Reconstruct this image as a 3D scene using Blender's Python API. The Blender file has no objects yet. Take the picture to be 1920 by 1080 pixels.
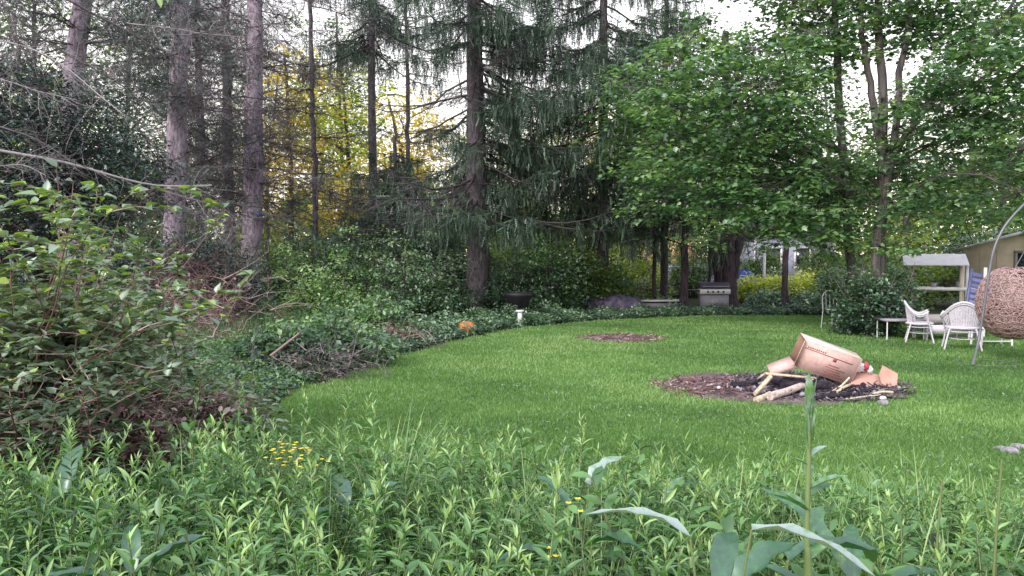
import bpy, math, random
import numpy as np
R = np.random.default_rng(11)
random.seed(11)
PI = math.pi
sc = bpy.context.scene
col = sc.collection
H, F = 1.7, 1507.0            # eye height, focal length in photo pixels

def WX(px, d): return (px-960)/F*d
def WZ(py, d): return H-(py-480)*d/F
def GP(px, py):
    d = F*H/(py-480); return np.array([WX(px, d), d, 0.0])
def PP(px, py, d): return np.array([WX(px, d), d, WZ(py, d)])
def nrm(a):
    a = np.asarray(a, float); return a/np.maximum(np.linalg.norm(a, axis=-1, keepdims=True), 1e-9)

# ------------------------------------------------------------------ materials
def newmat(name):
    m = bpy.data.materials.new(name); m.use_nodes = True
    nt = m.node_tree
    for n in list(nt.nodes): nt.nodes.remove(n)
    out = nt.nodes.new('ShaderNodeOutputMaterial')
    return m, nt, out
def ramp(nt, stops):
    r = nt.nodes.new('ShaderNodeValToRGB'); e = r.color_ramp.elements
    while len(e) < len(stops): e.new(0.5)
    for i, (p, c) in enumerate(stops):
        e[i].position = p; e[i].color = (*c, 1)
    return r
def leafmat(name, stops, tr=0.3, gloss=0.06, rough=0.45, tcol=(1.25, 1.35, .6), nscale=0.0):
    m, nt, out = newmat(name); L = nt.links.new
    at = nt.nodes.new('ShaderNodeAttribute'); at.attribute_name = 't'
    fac = at.outputs['Fac']
    if nscale:
        geo = nt.nodes.new('ShaderNodeNewGeometry')
        no = nt.nodes.new('ShaderNodeTexNoise'); no.inputs['Scale'].default_value = nscale; no.inputs['Detail'].default_value = 4
        L(geo.outputs['Position'], no.inputs['Vector'])
        ma = nt.nodes.new('ShaderNodeMath'); ma.operation = 'MULTIPLY_ADD'; ma.inputs[1].default_value = 1.1; ma.inputs[2].default_value = -.55
        L(no.outputs['Fac'], ma.inputs[0])
        ad = nt.nodes.new('ShaderNodeMath'); ad.operation = 'ADD'; L(ma.outputs[0], ad.inputs[0]); L(fac, ad.inputs[1]); ad.use_clamp = True
        fac = ad.outputs[0]
    r = ramp(nt, stops); L(fac, r.inputs['Fac'])
    di = nt.nodes.new('ShaderNodeBsdfDiffuse'); L(r.outputs['Color'], di.inputs['Color'])
    tl = nt.nodes.new('ShaderNodeBsdfTranslucent')
    mu = nt.nodes.new('ShaderNodeMix'); mu.data_type = 'RGBA'; mu.blend_type = 'MULTIPLY'; mu.inputs[0].default_value = 1
    mu.inputs[7].default_value = (*tcol, 1); L(r.outputs['Color'], mu.inputs[6]); L(mu.outputs[2], tl.inputs['Color'])
    mx = nt.nodes.new('ShaderNodeMixShader'); mx.inputs[0].default_value = tr; L(di.outputs[0], mx.inputs[1]); L(tl.outputs[0], mx.inputs[2])
    gl = nt.nodes.new('ShaderNodeBsdfGlossy'); gl.inputs['Roughness'].default_value = rough; gl.inputs['Color'].default_value = (.9, .95, 1, 1)
    m2 = nt.nodes.new('ShaderNodeMixShader'); m2.inputs[0].default_value = gloss; L(mx.outputs[0], m2.inputs[1]); L(gl.outputs[0], m2.inputs[2])
    L(m2.outputs[0], out.inputs[0]); return m
def barkmat(name, c1, c2, scale=9, stretch=.22, bump=.6, c3=None):
    m, nt, out = newmat(name); L = nt.links.new
    tc = nt.nodes.new('ShaderNodeNewGeometry'); mp = nt.nodes.new('ShaderNodeMapping'); mp.inputs['Scale'].default_value = (1, 1, stretch)
    L(tc.outputs['Position'], mp.inputs['Vector'])
    n1 = nt.nodes.new('ShaderNodeTexNoise'); n1.inputs['Scale'].default_value = scale; n1.inputs['Detail'].default_value = 7; n1.inputs['Roughness'].default_value = .7
    v = nt.nodes.new('ShaderNodeTexVoronoi'); v.inputs['Scale'].default_value = scale*2.2
    L(mp.outputs[0], n1.inputs['Vector']); L(mp.outputs[0], v.inputs['Vector'])
    ad = nt.nodes.new('ShaderNodeMath'); ad.operation = 'MULTIPLY_ADD'; ad.inputs[1].default_value = .45; L(v.outputs['Distance'], ad.inputs[0]); L(n1.outputs['Fac'], ad.inputs[2])
    st = [(.45, c1), (.85, c2)]
    if c3: st.append((.98, c3))
    r = ramp(nt, st); L(ad.outputs[0], r.inputs['Fac'])
    b = nt.nodes.new('ShaderNodeBsdfPrincipled'); b.inputs['Roughness'].default_value = .9; b.inputs['Specular IOR Level'].default_value = .2
    L(r.outputs['Color'], b.inputs['Base Color'])
    bp = nt.nodes.new('ShaderNodeBump'); bp.inputs['Strength'].default_value = bump; bp.inputs['Distance'].default_value = .04
    L(ad.outputs[0], bp.inputs['Height']); L(bp.outputs[0], b.inputs['Normal']); L(b.outputs[0], out.inputs[0]); return m
def surf(name, c, rough=.6, noise=.15, scale=12, metal=0, spec=.4, bump=.0):
    m, nt, out = newmat(name); L = nt.links.new
    tc = nt.nodes.new('ShaderNodeTexCoord'); n1 = nt.nodes.new('ShaderNodeTexNoise'); n1.inputs['Scale'].default_value = scale; n1.inputs['Detail'].default_value = 6
    L(tc.outputs['Object'], n1.inputs['Vector'])
    c = np.array(c); r = ramp(nt, [(.3, tuple(c*(1-noise*1.6))), (.7, tuple(np.minimum(c*(1+noise), 1)))]); L(n1.outputs['Fac'], r.inputs['Fac'])
    b = nt.nodes.new('ShaderNodeBsdfPrincipled'); b.inputs['Roughness'].default_value = rough; b.inputs['Metallic'].default_value = metal
    b.inputs['Specular IOR Level'].default_value = spec
    L(r.outputs['Color'], b.inputs['Base Color'])
    if bump:
        bp = nt.nodes.new('ShaderNodeBump'); bp.inputs['Strength'].default_value = bump; bp.inputs['Distance'].default_value = .02
        L(n1.outputs['Fac'], bp.inputs['Height']); L(bp.outputs[0], b.inputs['Normal'])
    L(b.outputs[0], out.inputs[0]); return m
def groundmat(name, stops, scale, fine, bump=.5):
    m, nt, out = newmat(name); L = nt.links.new
    g = nt.nodes.new('ShaderNodeNewGeometry')
    n1 = nt.nodes.new('ShaderNodeTexNoise'); n1.inputs['Scale'].default_value = scale; n1.inputs['Detail'].default_value = 3
    n2 = nt.nodes.new('ShaderNodeTexNoise'); n2.inputs['Scale'].default_value = fine; n2.inputs['Detail'].default_value = 8; n2.inputs['Roughness'].default_value = .75
    L(g.outputs['Position'], n1.inputs['Vector']); L(g.outputs['Position'], n2.inputs['Vector'])
    mx = nt.nodes.new('ShaderNodeMix'); mx.inputs[0].default_value = .6; L(n1.outputs['Fac'], mx.inputs[2]); L(n2.outputs['Fac'], mx.inputs[3])
    r = ramp(nt, stops); L(mx.outputs[0], r.inputs['Fac'])
    b = nt.nodes.new('ShaderNodeBsdfPrincipled'); b.inputs['Roughness'].default_value = 1; b.inputs['Specular IOR Level'].default_value = .1
    L(r.outputs['Color'], b.inputs['Base Color'])
    bp = nt.nodes.new('ShaderNodeBump'); bp.inputs['Strength'].default_value = bump; bp.inputs['Distance'].default_value = .05
    L(n2.outputs['Fac'], bp.inputs['Height']); L(bp.outputs[0], b.inputs['Normal']); L(b.outputs[0], out.inputs[0]); return m

M = {}
M['grass'] = leafmat('lawn_grass', [(0, (.06, .13, .035)), (.35, (.135, .26, .07)), (.7, (.21, .36, .11)), (1, (.36, .46, .21))], .35, .04, nscale=.55)
M['weed'] = leafmat('weed_leaf', [(0, (.018, .05, .018)), (.35, (.07, .175, .055)), (.7, (.155, .32, .10)), (1, (.36, .52, .20))], .32, .055)
M['weedstem'] = leafmat('weed_stem', [(0, (.10, .10, .05)), (1, (.20, .28, .10))], .1, .06)
M['tallgrass'] = leafmat('tall_grass', [(0, (.05, .12, .04)), (.5, (.13, .27, .08)), (1, (.32, .44, .17))], .3, .06)
M['dock'] = leafmat('dock_leaf', [(0, (.035, .10, .06)), (.45, (.06, .17, .075)), (.7, (.12, .27, .07)), (1, (.34, .43, .42))], .3, .10, .4, nscale=38)
M['yellow'] = surf('yellow_petal', (.75, .55, .04), .6)
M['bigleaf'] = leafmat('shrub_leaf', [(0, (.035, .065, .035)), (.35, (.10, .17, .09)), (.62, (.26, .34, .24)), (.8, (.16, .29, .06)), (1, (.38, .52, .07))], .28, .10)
M['deadleaf'] = leafmat('dead_leaf', [(0, (.10, .055, .06)), (.5, (.24, .16, .16)), (1, (.42, .34, .33))], .1, .05, tcol=(1, .9, .7))
M['maple'] = leafmat('maple_leaf', [(0, (.03, .075, .045)), (.4, (.08, .18, .08)), (.72, (.18, .33, .12)), (1, (.36, .50, .20))], .42, .10)
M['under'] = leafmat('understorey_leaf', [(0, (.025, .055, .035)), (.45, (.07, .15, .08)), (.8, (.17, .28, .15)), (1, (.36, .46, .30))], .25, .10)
M['bright'] = leafmat('sunlit_leaf', [(0, (.13, .20, .03)), (.5, (.40, .48, .07)), (1, (.85, .82, .28))], .5, .05)  # sunlight on far foliage and hostas is mixed into this yellow
M['gold'] = leafmat('sun_glow_leaf', [(0, (.38, .34, .05)), (.5, (.85, .70, .15)), (1, (1, .90, .48))], .5, .03, tcol=(1.15, 1.1, .7))  # warm low-sun glow behind the trees, put into the leaf colour
M['midgreen'] = leafmat('backlit_leaf', [(0, (.05, .10, .03)), (.5, (.13, .21, .06)), (1, (.34, .42, .13))], .45, .05)
M['spruce'] = leafmat('spruce_needles', [(0, (.022, .042, .03)), (.5, (.055, .105, .062)), (1, (.15, .23, .13))], .12, .07, tcol=(1, 1.1, .8))
M['yew'] = leafmat('yew_needles', [(0, (.02, .04, .04)), (.5, (.05, .09, .075)), (1, (.14, .21, .17))], .15, .08, tcol=(1, 1.1, .8))
M['pinebark'] = barkmat('pine_bark', (.17, .135, .18), (.48, .39, .49), 7, .35, .9, (.60, .53, .61))
M['sprucebark'] = barkmat('spruce_bark', (.035, .03, .036), (.125, .108, .125), 9, .4, .9)
M['darkbark'] = barkmat('dark_bark', (.022, .016, .022), (.075, .055, .07), 10, .25, .7)
M['maplebark'] = barkmat('maple_bark', (.045, .037, .042), (.17, .145, .155), 9, .12, .8)
M['twig'] = leafmat('dead_twig', [(0, (.05, .04, .045)), (.5, (.14, .115, .13)), (1, (.36, .32, .35))], 0, .03)
M['darktwig'] = leafmat('dark_twig', [(0, (.03, .024, .03)), (.5, (.09, .075, .085)), (1, (.25, .22, .24))], 0, .03)
M['redtwig'] = leafmat('reddish_twig', [(0, (.12, .055, .06)), (.5, (.27, .16, .16)), (1, (.55, .44, .40))], 0, .03)
M['card'] = surf('cardboard', (.66, .425, .40), .9, .10, 22, bump=.1)
M['card2'] = surf('cardboard_edge', (.74, .60, .52), .85, .08, 8)
M['card3'] = surf('cardboard_brown', (.56, .32, .27), .9, .12, 6)
M['cardin'] = surf('cardboard_inside', (.25, .15, .11), .9, .12, 6)
M['print'] = surf('box_print', (.30, .12, .11), .9, .2, 6)
M['log'] = barkmat('pale_wood', (.30, .23, .21), (.60, .50, .46), 14, 1, .4)
M['wood'] = barkmat('split_wood', (.34, .26, .18), (.66, .56, .42), 14, 1, .3)
M['char'] = surf('charred_wood', (.03, .022, .035), .95, .5, 20, bump=.5)
M['ash'] = groundmat('ash_ground', [(.36, (.035, .024, .045)), (.48, (.16, .11, .13)), (.60, (.40, .31, .31))], 2.5, 26, .9)
M['lawnbase'] = groundmat('lawn_base', [(.3, (.05, .10, .028)), (.55, (.10, .19, .05)), (.75, (.16, .28, .08))], .7, 30)
M['soil'] = groundmat('woodland_soil', [(.3, (.018, .022, .013)), (.55, (.035, .045, .022)), (.75, (.07, .075, .04))], .8, 14)
M['white'] = surf('white_paint', (.72, .70, .74), .5, .08, 6)
M['wicker'] = surf('white_wicker', (.62, .58, .68), .7, .22, 60, bump=.6)
M['greywick'] = surf('grey_wicker', (.30, .28, .29), .8, .25, 60, bump=.6)
M['brownwick'] = leafmat('brown_wicker', [(0, (.20, .11, .11)), (.5, (.34, .21, .21)), (1, (.52, .37, .37))], 0, .06)
M['cushion'] = surf('brown_cushion', (.20, .10, .11), .9, .2, 9)
M['steel'] = surf('grey_steel_tube', (.16, .16, .19), .45, .1, 9, .4)
M['purpletarp'] = surf('dark_purple_tarp', (.055, .045, .085), .55, .45, 9, bump=.8)
M['lid'] = surf('grill_lid', (.075, .06, .10), .45, .15, 5, .2)
M['greypanel'] = surf('grey_panel', (.28, .26, .32), .6, .15, 6)
M['black'] = surf('black_plastic', (.015, .012, .018), .6, .2, 6)
M['blue'] = surf('blue_plastic', (.05, .10, .42), .6, .35, 4, bump=.5)
M['blueslat'] = surf('faded_blue_paint', (.14, .15, .34), .6, .2, 6)
M['car'] = surf('pale_blue_car_paint', (.36, .38, .60), .35, .1, 3, .1, .5)
M['glass'] = surf('dark_window_glass', (.03, .035, .045), .12, .3, 3, 0, .8)
M['tyre'] = surf('tyre_rubber', (.02, .02, .02), .9, .2, 20)
M['orange'] = surf('orange_plastic', (.58, .22, .07), .55, .18, 14)
M['lilac'] = surf('lilac_siding', (.36, .36, .50), .8, .1, 5)
M['peach'] = surf('peach_wall', (.85, .50, .34), .8, .1, 5)
M['roofgrey'] = surf('roof_shingles', (.13, .12, .14), .9, .3, 20)
M['shed'] = surf('beige_shed_boards', (.56, .46, .38), .85, .14, 4, bump=.2)
M['tin'] = surf('weathered_tin', (.42, .42, .47), .5, .25, 7, .3)
M['redbag'] = surf('red_plastic', (.50, .06, .10), .5, .2, 9)
M['whitebag'] = surf('white_plastic', (.75, .72, .78), .4, .12, 12, bump=.4)
M['stone'] = surf('grey_stone', (.30, .28, .32), .9, .35, 14, bump=.6)

# ------------------------------------------------------------------ mesh builder
def rows(n, segs, wfun, bend=1.0, fold=.25):
    """leaf strip template: a along, b across, u up; with a fold on the midrib"""
    V = []; Fc = []
    for i in range(segs+1):
        a = i/segs; w = wfun(a); u = -bend*a*a*.5
        V += [(a, -w, u, fold*w*2), (a, 0, u, 0), (a, w, u, fold*w*2)]
    for i in range(segs):
        o = 3*i; Fc += [(o, o+1, o+4, o+3), (o+1, o+2, o+5, o+4)]
    return np.array(V), np.array(Fc)
TM = {}
TM['diamond'] = (np.array([(0, 0, 0), (.45, .5, .06), (1, 0, -.05), (.45, -.5, .06)]), np.array([(0, 1, 2), (0, 2, 3)]))
TM['tri'] = (np.array([(0, -.5, 0), (0, .5, 0), (1, 0, 0)]), np.array([(0, 1, 2)]))
TM['lance'] = rows(1, 4, lambda a: .5*math.sin(PI*min(a*.93+.07, 1))**.8, .9, .3)
TM['blade'] = rows(1, 6, lambda a: .5*(1-a)**.6, 1.3, .3)
TM['oval'] = rows(1, 4, lambda a: .5*math.sin(PI*min(a*.97+.03, 1))**.6, .35, .22)
TM['heart'] = rows(1, 5, lambda a: [.18, .5, .47, .33, .15, 0][round(a*5)], .3, .25)
TM['wavy'] = (lambda V, Fc: (V+np.c_[np.zeros(len(V)), np.zeros(len(V)), np.zeros(len(V)), np.where(np.abs(V[:, 1]) > .01, .13*np.sin(V[:, 0]*17+2*np.sign(V[:, 1])), 0)], Fc))(*rows(1, 9, lambda a: .5*math.sin(PI*min(a*.94+.06, 1))**.55, .8, .35))
_m = [(0, 0), (.08, .38), (.30, .27), (.38, .55), (.58, .24), (1, 0), (.58, -.24), (.38, -.55), (.30, -.27), (.08, -.38)]
TM['maple'] = (np.array([(.32, 0, 0)]+[(a, b, -.22*abs(b)-.10*a) for a, b in _m]), np.array([(0, i+1, (i+1) % 10+1) for i in range(10)]))
# spruce twig: serrated strip (thin spine with needles either side)
_v = []; _f = []
for k in range(4):
    a = k/4; w = .5*(1-.45*a)
    o = len(_v); _v += [(a, -.12, 0), (a+.05, .12, 0), (a+.24, 0, 0), (a+.26, w, .10), (a+.30, -w*.9, -.10), (a+.07, w*.8, -.14)]
    _f += [(o, o+1, o+2), (o, o+1, o+3), (o, o+1, o+4), (o, o+1, o+5)]
TM['needle'] = (np.array(_v), np.array(_f))

class Geo:
    def __init__(s): s.V = []; s.F = []; s.n = 0
    def add(s, V, Fc, t=.5, m=0):
        V = np.asarray(V, float); Fc = np.asarray(Fc)
        s.V.append(V); t = np.broadcast_to(np.asarray(t, float), (len(Fc),))
        s.F.append((Fc+s.n, t, np.broadcast_to(np.asarray(m), (len(Fc),)))); s.n += len(V)
    def leaves(s, P, D, N, L, W, tm='diamond', t=None, m=0, bend=None):
        T, Fc = TM[tm]; P = np.asarray(P, float); n = len(P)
        if n == 0: return
        D = nrm(np.broadcast_to(D, (n, 3))); N = np.broadcast_to(N, (n, 3))
        S = nrm(np.cross(N, D)+1e-6); U = np.cross(D, S)
        L = np.broadcast_to(L, (n,)); W = np.broadcast_to(W, (n,))
        bend = np.ones(n) if bend is None else bend
        V = (P[:, None]+(T[None, :, 0, None]*L[:, None, None])*D[:, None]+(T[None, :, 1, None]*W[:, None, None])*S[:, None]
             + ((T[None, :, 2, None]*(L*bend)[:, None, None])+(T[None, :, 3, None]*W[:, None, None] if T.shape[1] > 3 else 0))*U[:, None])
        k = len(T); FF = (Fc[None]+(np.arange(n)*k)[:, None, None]).reshape(-1, Fc.shape[1])
        t = R.random(n) if t is None else np.clip(np.broadcast_to(t, (n,)), 0, 1)
        s.add(V.reshape(-1, 3), FF, np.repeat(t, len(Fc)), m)
    def twigs(s, A, B, ra, rb, t=None, m=0):
        A = np.asarray(A, float); B = np.asarray(B, float); n = len(A)
        if n == 0: return
        d = nrm(B-A); up = np.tile([0.3, .2, 1.0], (n, 1)); S = nrm(np.cross(d, up)); U = np.cross(d, S)
        ra = np.broadcast_to(ra, (n,)); rb = np.broadcast_to(rb, (n,)); V = np.zeros((n, 6, 3))
        for k in range(3):
            o = math.cos(k*2*PI/3)*S+math.sin(k*2*PI/3)*U
            V[:, k] = A+o*ra[:, None]; V[:, 3+k] = B+o*rb[:, None]
        Fc = np.array([(0, 1, 4, 3), (1, 2, 5, 4), (2, 0, 3, 5)])
        FF = (Fc[None]+(np.arange(n)*6)[:, None, None]).reshape(-1, 4)
        t = R.random(n) if t is None else np.broadcast_to(t, (n,))
        s.add(V.reshape(-1, 3), FF, np.repeat(t, 3), m)
    def tube(s, pts, rad, n=8, t=.5, m=0, lump=0, caps=True):
        pts = np.asarray(pts, float); k = len(pts); rad = np.broadcast_to(rad, (k,))
        tg = np.gradient(pts, axis=0); tg = nrm(tg); a = np.array([0, 0, 1.0]) if abs(tg[0][2]) < .8 else np.array([1.0, 0, 0])
        V = []
        S = nrm(np.cross(tg[0], a))
        for i in range(k):
            S = S-tg[i]*np.dot(S, tg[i]); S = nrm(S); U = np.cross(tg[i], S)
            for j in range(n):
                an = 2*PI*j/n; r = rad[i]*(1+(lump*(R.random()-.5) if lump else 0)); V.append(pts[i]+r*(math.cos(an)*S+math.sin(an)*U))
        Fc = [(i*n+j, i*n+(j+1) % n, (i+1)*n+(j+1) % n, (i+1)*n+j) for i in range(k-1) for j in range(n)]
        s.add(V, Fc, t, m)
        if caps:
            for i0, c in ((0, pts[0]), ((k-1)*n, pts[-1])):
                s.add(V[i0:i0+n]+[c], [(j, (j+1) % n, n) for j in range(n)], t, m)
    def box(s, c, size, rot=None, t=.5, m=0):
        x, y, z = np.array(size)/2
        V = np.array([(i*x, j*y, k*z) for i in (-1, 1) for j in (-1, 1) for k in (-1, 1)], float)
        if rot is not None: V = V@np.array(rot).T
        s.add(V+np.array(c), [(0, 1, 3, 2), (4, 6, 7, 5), (0, 4, 5, 1), (2, 3, 7, 6), (0, 2, 6, 4), (1, 5, 7, 3)], t, m)
    def lathe(s, prof, c=(0, 0, 0), n=20, t=.5, m=0, f=None):
        V = []
        for r, z in prof:
            for j in range(n):
                a = 2*PI*j/n; rr = r*(f(a, z) if f else 1); V.append((c[0]+rr*math.cos(a), c[1]+rr*math.sin(a), c[2]+z))
        Fc = [(i*n+j, i*n+(j+1) % n, (i+1)*n+(j+1) % n, (i+1)*n+j) for i in range(len(prof)-1) for j in range(n)]
        s.add(V, Fc, t, m)
    def build(s, name, mats, parent=None, smooth=False):
        if not isinstance(mats, (list, tuple)): mats = [mats]
        me = bpy.data.meshes.new(name); V = np.concatenate(s.V)
        me.vertices.add(len(V)); me.vertices.foreach_set('co', V.astype(np.float32).ravel())
        li = np.concatenate([f.ravel() for f, _, _ in s.F]); cnt = np.concatenate([np.full(len(f), f.shape[1]) for f, _, _ in s.F])
        me.loops.add(len(li)); me.loops.foreach_set('vertex_index', li.astype(np.int32))
        me.polygons.add(len(cnt)); st = np.concatenate([[0], np.cumsum(cnt)[:-1]])
        me.polygons.foreach_set('loop_start', st.astype(np.int32)); me.polygons.foreach_set('loop_total', cnt.astype(np.int32))
        me.polygons.foreach_set('material_index', np.concatenate([m for _, _, m in s.F]).astype(np.int32))
        if smooth: me.polygons.foreach_set('use_smooth', np.ones(len(cnt), bool))
        me.update(calc_edges=True)
        at = me.attributes.new('t', 'FLOAT', 'FACE'); at.data.foreach_set('value', np.concatenate([t for _, t, _ in s.F]).astype(np.float32))
        for m in mats: me.materials.append(M[m])
        o = bpy.data.objects.new(name, me); col.objects.link(o)
        if parent is not None: o.parent = parent
        return o
def tag(o, label=None, cat=None, group=None, kind=None):
    if label: o['label'] = label
    if cat: o['category'] = cat
    if group: o['group'] = group
    if kind: o['kind'] = kind
    return o
def thing(name, label, cat, loc=(0, 0, 0), rz=0, group=None):
    o = bpy.data.objects.new(name, None); o.empty_display_size = .1; col.objects.link(o)
    o.location = tuple(float(v) for v in loc); o.rotation_euler = (0, 0, rz); return tag(o, label, cat, group)
def rotm(rx=0, ry=0, rz=0):
    from mathutils import Euler
    return np.array(Euler((rx, ry, rz)).to_matrix())

def inpoly(x, y, poly):
    c = np.zeros(len(x), bool); n = len(poly)
    for i in range(n):
        x1, y1 = poly[i]; x2, y2 = poly[i-1]
        k = ((y1 > y) != (y2 > y)) & (x < (x2-x1)*(y-y1)/(y2-y1+1e-12)+x1); c ^= k
    return c
def sph(n): return nrm(R.normal(size=(n, 3)))

# ------------------------------------------------------------------ sky, sun, camera
w = bpy.data.worlds.new('World'); sc.world = w; w.use_nodes = True
nt = w.node_tree; nt.nodes.clear()
wo = nt.nodes.new('ShaderNodeOutputWorld'); bg = nt.nodes.new('ShaderNodeBackground'); sk = nt.nodes.new('ShaderNodeTexSky')
SUN_EL, SUN_AZ = math.radians(38), math.radians(-140)   # azimuth clockwise from +Y: behind the viewer's left shoulder
sk.sky_type = 'NISHITA'; sk.sun_disc = False; sk.sun_elevation = SUN_EL; sk.sun_rotation = SUN_AZ
hs = nt.nodes.new('ShaderNodeHueSaturation'); hs.inputs['Saturation'].default_value = .45; nt.links.new(sk.outputs[0], hs.inputs['Color'])
nt.links.new(hs.outputs[0], bg.inputs[0]); bg.inputs[1].default_value = .10
bg2 = nt.nodes.new('ShaderNodeBackground'); bg2.inputs[0].default_value = (.93, .93, 1, 1); bg2.inputs[1].default_value = 1.5
tcw = nt.nodes.new('ShaderNodeTexCoord'); sx = nt.nodes.new('ShaderNodeSeparateXYZ'); nt.links.new(tcw.outputs['Generated'], sx.inputs[0])
rp = ramp(nt, [(0, (1, .86, .66)), (.22, (.95, .90, .86)), (.6, (.74, .76, .86))]); nt.links.new(sx.outputs['Z'], rp.inputs['Fac']); nt.links.new(rp.outputs['Color'], bg2.inputs[0])
ad = nt.nodes.new('ShaderNodeAddShader'); nt.links.new(bg.outputs[0], ad.inputs[0]); nt.links.new(bg2.outputs[0], ad.inputs[1]); nt.links.new(ad.outputs[0], wo.inputs[0])
sl = bpy.data.lights.new('sun', 'SUN'); sl.energy = 3.6; sl.angle = math.radians(22); sl.color = (1, .94, .84)
so = bpy.data.objects.new('sun', sl); col.objects.link(so)
so.rotation_euler = (math.radians(90)-SUN_EL, 0, PI-SUN_AZ)
cam = bpy.data.cameras.new('camera'); co = bpy.data.objects.new('camera', cam); col.objects.link(co); sc.camera = co
cam.sensor_width = 36; cam.lens = F/1920*36; cam.clip_end = 2000; cam.clip_start = .05
co.location = (0, 0, H); co.rotation_euler = (math.radians(90)-math.atan(60/F), 0, 0)
sc.view_settings.view_transform = 'Standard'; sc.view_settings.look = 'None'; sc.view_settings.exposure = 0
sc.cycles.max_bounces = 6; sc.cycles.diffuse_bounces = 3; sc.cycles.transmission_bounces = 3; sc.cycles.glossy_bounces = 2

# ------------------------------------------------------------------ ground and lawn
g = Geo(); g.add([(-700, -60, 0), (700, -60, 0), (700, 1200, 0), (-700, 1200, 0)], [(0, 1, 2, 3)]); tag(g.build('ground', 'soil'), kind='structure')
edge = [(462, 830), (478, 775), (560, 735), (640, 705), (700, 682), (760, 664), (800, 652), (860, 637), (930, 622), (1000, 612), (1100, 603), (1200, 597), (1300, 593), (1440, 592), (1560, 592)]
LP = [tuple(GP(a, b)[:2]) for a, b in edge]+[(13.2, 23.0), (22, 23.0), (22, 3.0), (-2.2, 3.0)]
LPd = []
for i in range(len(LP)):      # wobble the border
    a = np.array(LP[i]); b = np.array(LP[(i+1) % len(LP)])
    for k in range(6):
        p = a+(b-a)*k/6; LPd.append(tuple(p+R.normal(size=2)*.13))
g = Geo(); g.add([(x, y, .004) for x, y in LPd], [tuple(range(len(LPd)))]); tag(g.build('lawn', 'lawnbase'), kind='structure')
PIT = GP(1475, 727)[:2]; PIT = np.array([PIT[0]-.05, PIT[1]]); PR = (1.55, 1.2)
PATCH = GP(1168, 635)[:2]; PR2 = (.9, .8)
def pitdist(x, y, c, r): return np.hypot((x-c[0])/r[0], (y-c[1])/r[1])
n = 520000
d = 3.2+R.random(n)**1.5*20.5; x = WX(R.uniform(-150, 2050, n), d)
ok = inpoly(x, d, LPd)
q1 = pitdist(x, d, PIT, PR); q2 = pitdist(x, d, PATCH, PR2)
ok &= (q1 > .55+R.random(n)**.5*.6) & (q2 > .5+R.random(n)**.6*.6)
x, d = x[ok], d[ok]; n = len(x)
g = Geo()
patch = np.sin(x*1.3+np.sin(d*1.7)*1.5)*.5+np.sin(d*2.1+x*.7)*.35
L = (R.uniform(.025, .055, n)+.012*np.clip(patch, 0, 1))*(1+.35*np.clip((6.5-d)/3, 0, 1))
D = np.c_[R.normal(size=n)*.55, R.normal(size=n)*.55, np.ones(n)]
big = .35*np.sin(x*5.1+np.sin(d*3.3)*2)*np.sin(d*4.3+x)+np.sin(x*.55+1.3)*np.cos(d*.42+x*.2)+.5*np.sin(x*3.1+d*2.3)*np.sin(d*3.7-x)
tt = .45+.13*patch+.20*big+R.normal(size=n)*.17+.10*np.clip((-x+1)/5, -1, 1)
yl = (q1[ok] < 1.6) | (q2[ok] < 1.7); tt[yl] += .18
g.leaves(np.c_[x, d, np.full(n, .0)], D, R.normal(size=(n, 3)), L, .0035+.0008*d, 'tri', tt)
tag(g.build('grass', 'grass'), 'short mown green grass covering the lawn', 'grass', kind='stuff')

# small clover and dandelion leaves scattered in the lawn
g = Geo(); n = 9000
d = 3.5+R.random(n)**1.3*18; x = WX(R.uniform(-100, 2050, n), d); ok = inpoly(x, d, LPd) & (np.sin(x*2.7+d*1.9)+np.sin(x*.9-d*2.3)+R.normal(size=n)*.7 > .5) & (pitdist(x, d, PIT, PR) > 1.1)
x, d = x[ok], d[ok]; n = len(x); an = R.random(n)*2*PI
g.leaves(np.c_[x, d, R.uniform(.02, .045, n)], np.c_[np.cos(an), np.sin(an), R.uniform(0, .5, n)], [0, 0, 1], R.uniform(.03, .07, n), R.uniform(.018, .03, n), 'diamond', R.uniform(.35, .95, n))
tag(g.build('clover', 'under'), 'low clover and broad leaves scattered through the lawn', 'ground cover', kind='stuff')

g = Geo(); n = 260; d = 4+R.random(n)**1.2*18; x = WX(R.uniform(-100, 2050, n), d); ok = inpoly(x, d, LPd); x = x[ok]; d = d[ok]; n = len(x)
g.leaves(np.c_[x, d, R.uniform(.03, .05, n)], R.normal(size=(n, 3))*[1, 1, .3], np.c_[R.normal(size=(n, 2))*.4, np.ones(n)], R.uniform(.02, .045, n), R.uniform(.015, .03, n), 'oval', R.random(n))
tag(g.build('fallen_leaves', 'deadleaf'), 'pale fallen leaves strewn over the lawn', 'fallen leaves', kind='stuff')
# ash grounds
def ashpad(c, r, name, wob=.12):
    g = Geo(); n = 48; V = [(c[0], c[1], .035)]; Fc = []
    for k, (s, z) in enumerate(((.35, .03), (.7, .02), (1, .008))):
        for j in range(n):
            a = 2*PI*j/n; q = s*(1+wob*math.sin(3*a+1)+wob*.7*math.sin(7*a)+R.normal()*.02); V.append((c[0]+q*r[0]*math.cos(a), c[1]+q*r[1]*math.sin(a), z+R.random()*.015*(s < 1)))
    Fc3 = [(0, 1+j, 1+(j+1) % n) for j in range(n)]
    Fc4 = [(1+k*n+j, 1+k*n+(j+1) % n, 1+(k+1)*n+(j+1) % n, 1+(k+1)*n+j)[::-1] for k in range(2) for j in range(n)]
    g.add(V, Fc4); g.F.append((np.array(Fc3), np.full(n, .5), np.zeros(n, int))); return tag(g.build(name, 'ash', smooth=True), kind='structure')
ashpad(PIT, PR, 'fire_pit_ash'); ashpad(PATCH, (PR2[0]*.9, PR2[1]*.8), 'old_fire_ash')
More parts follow.
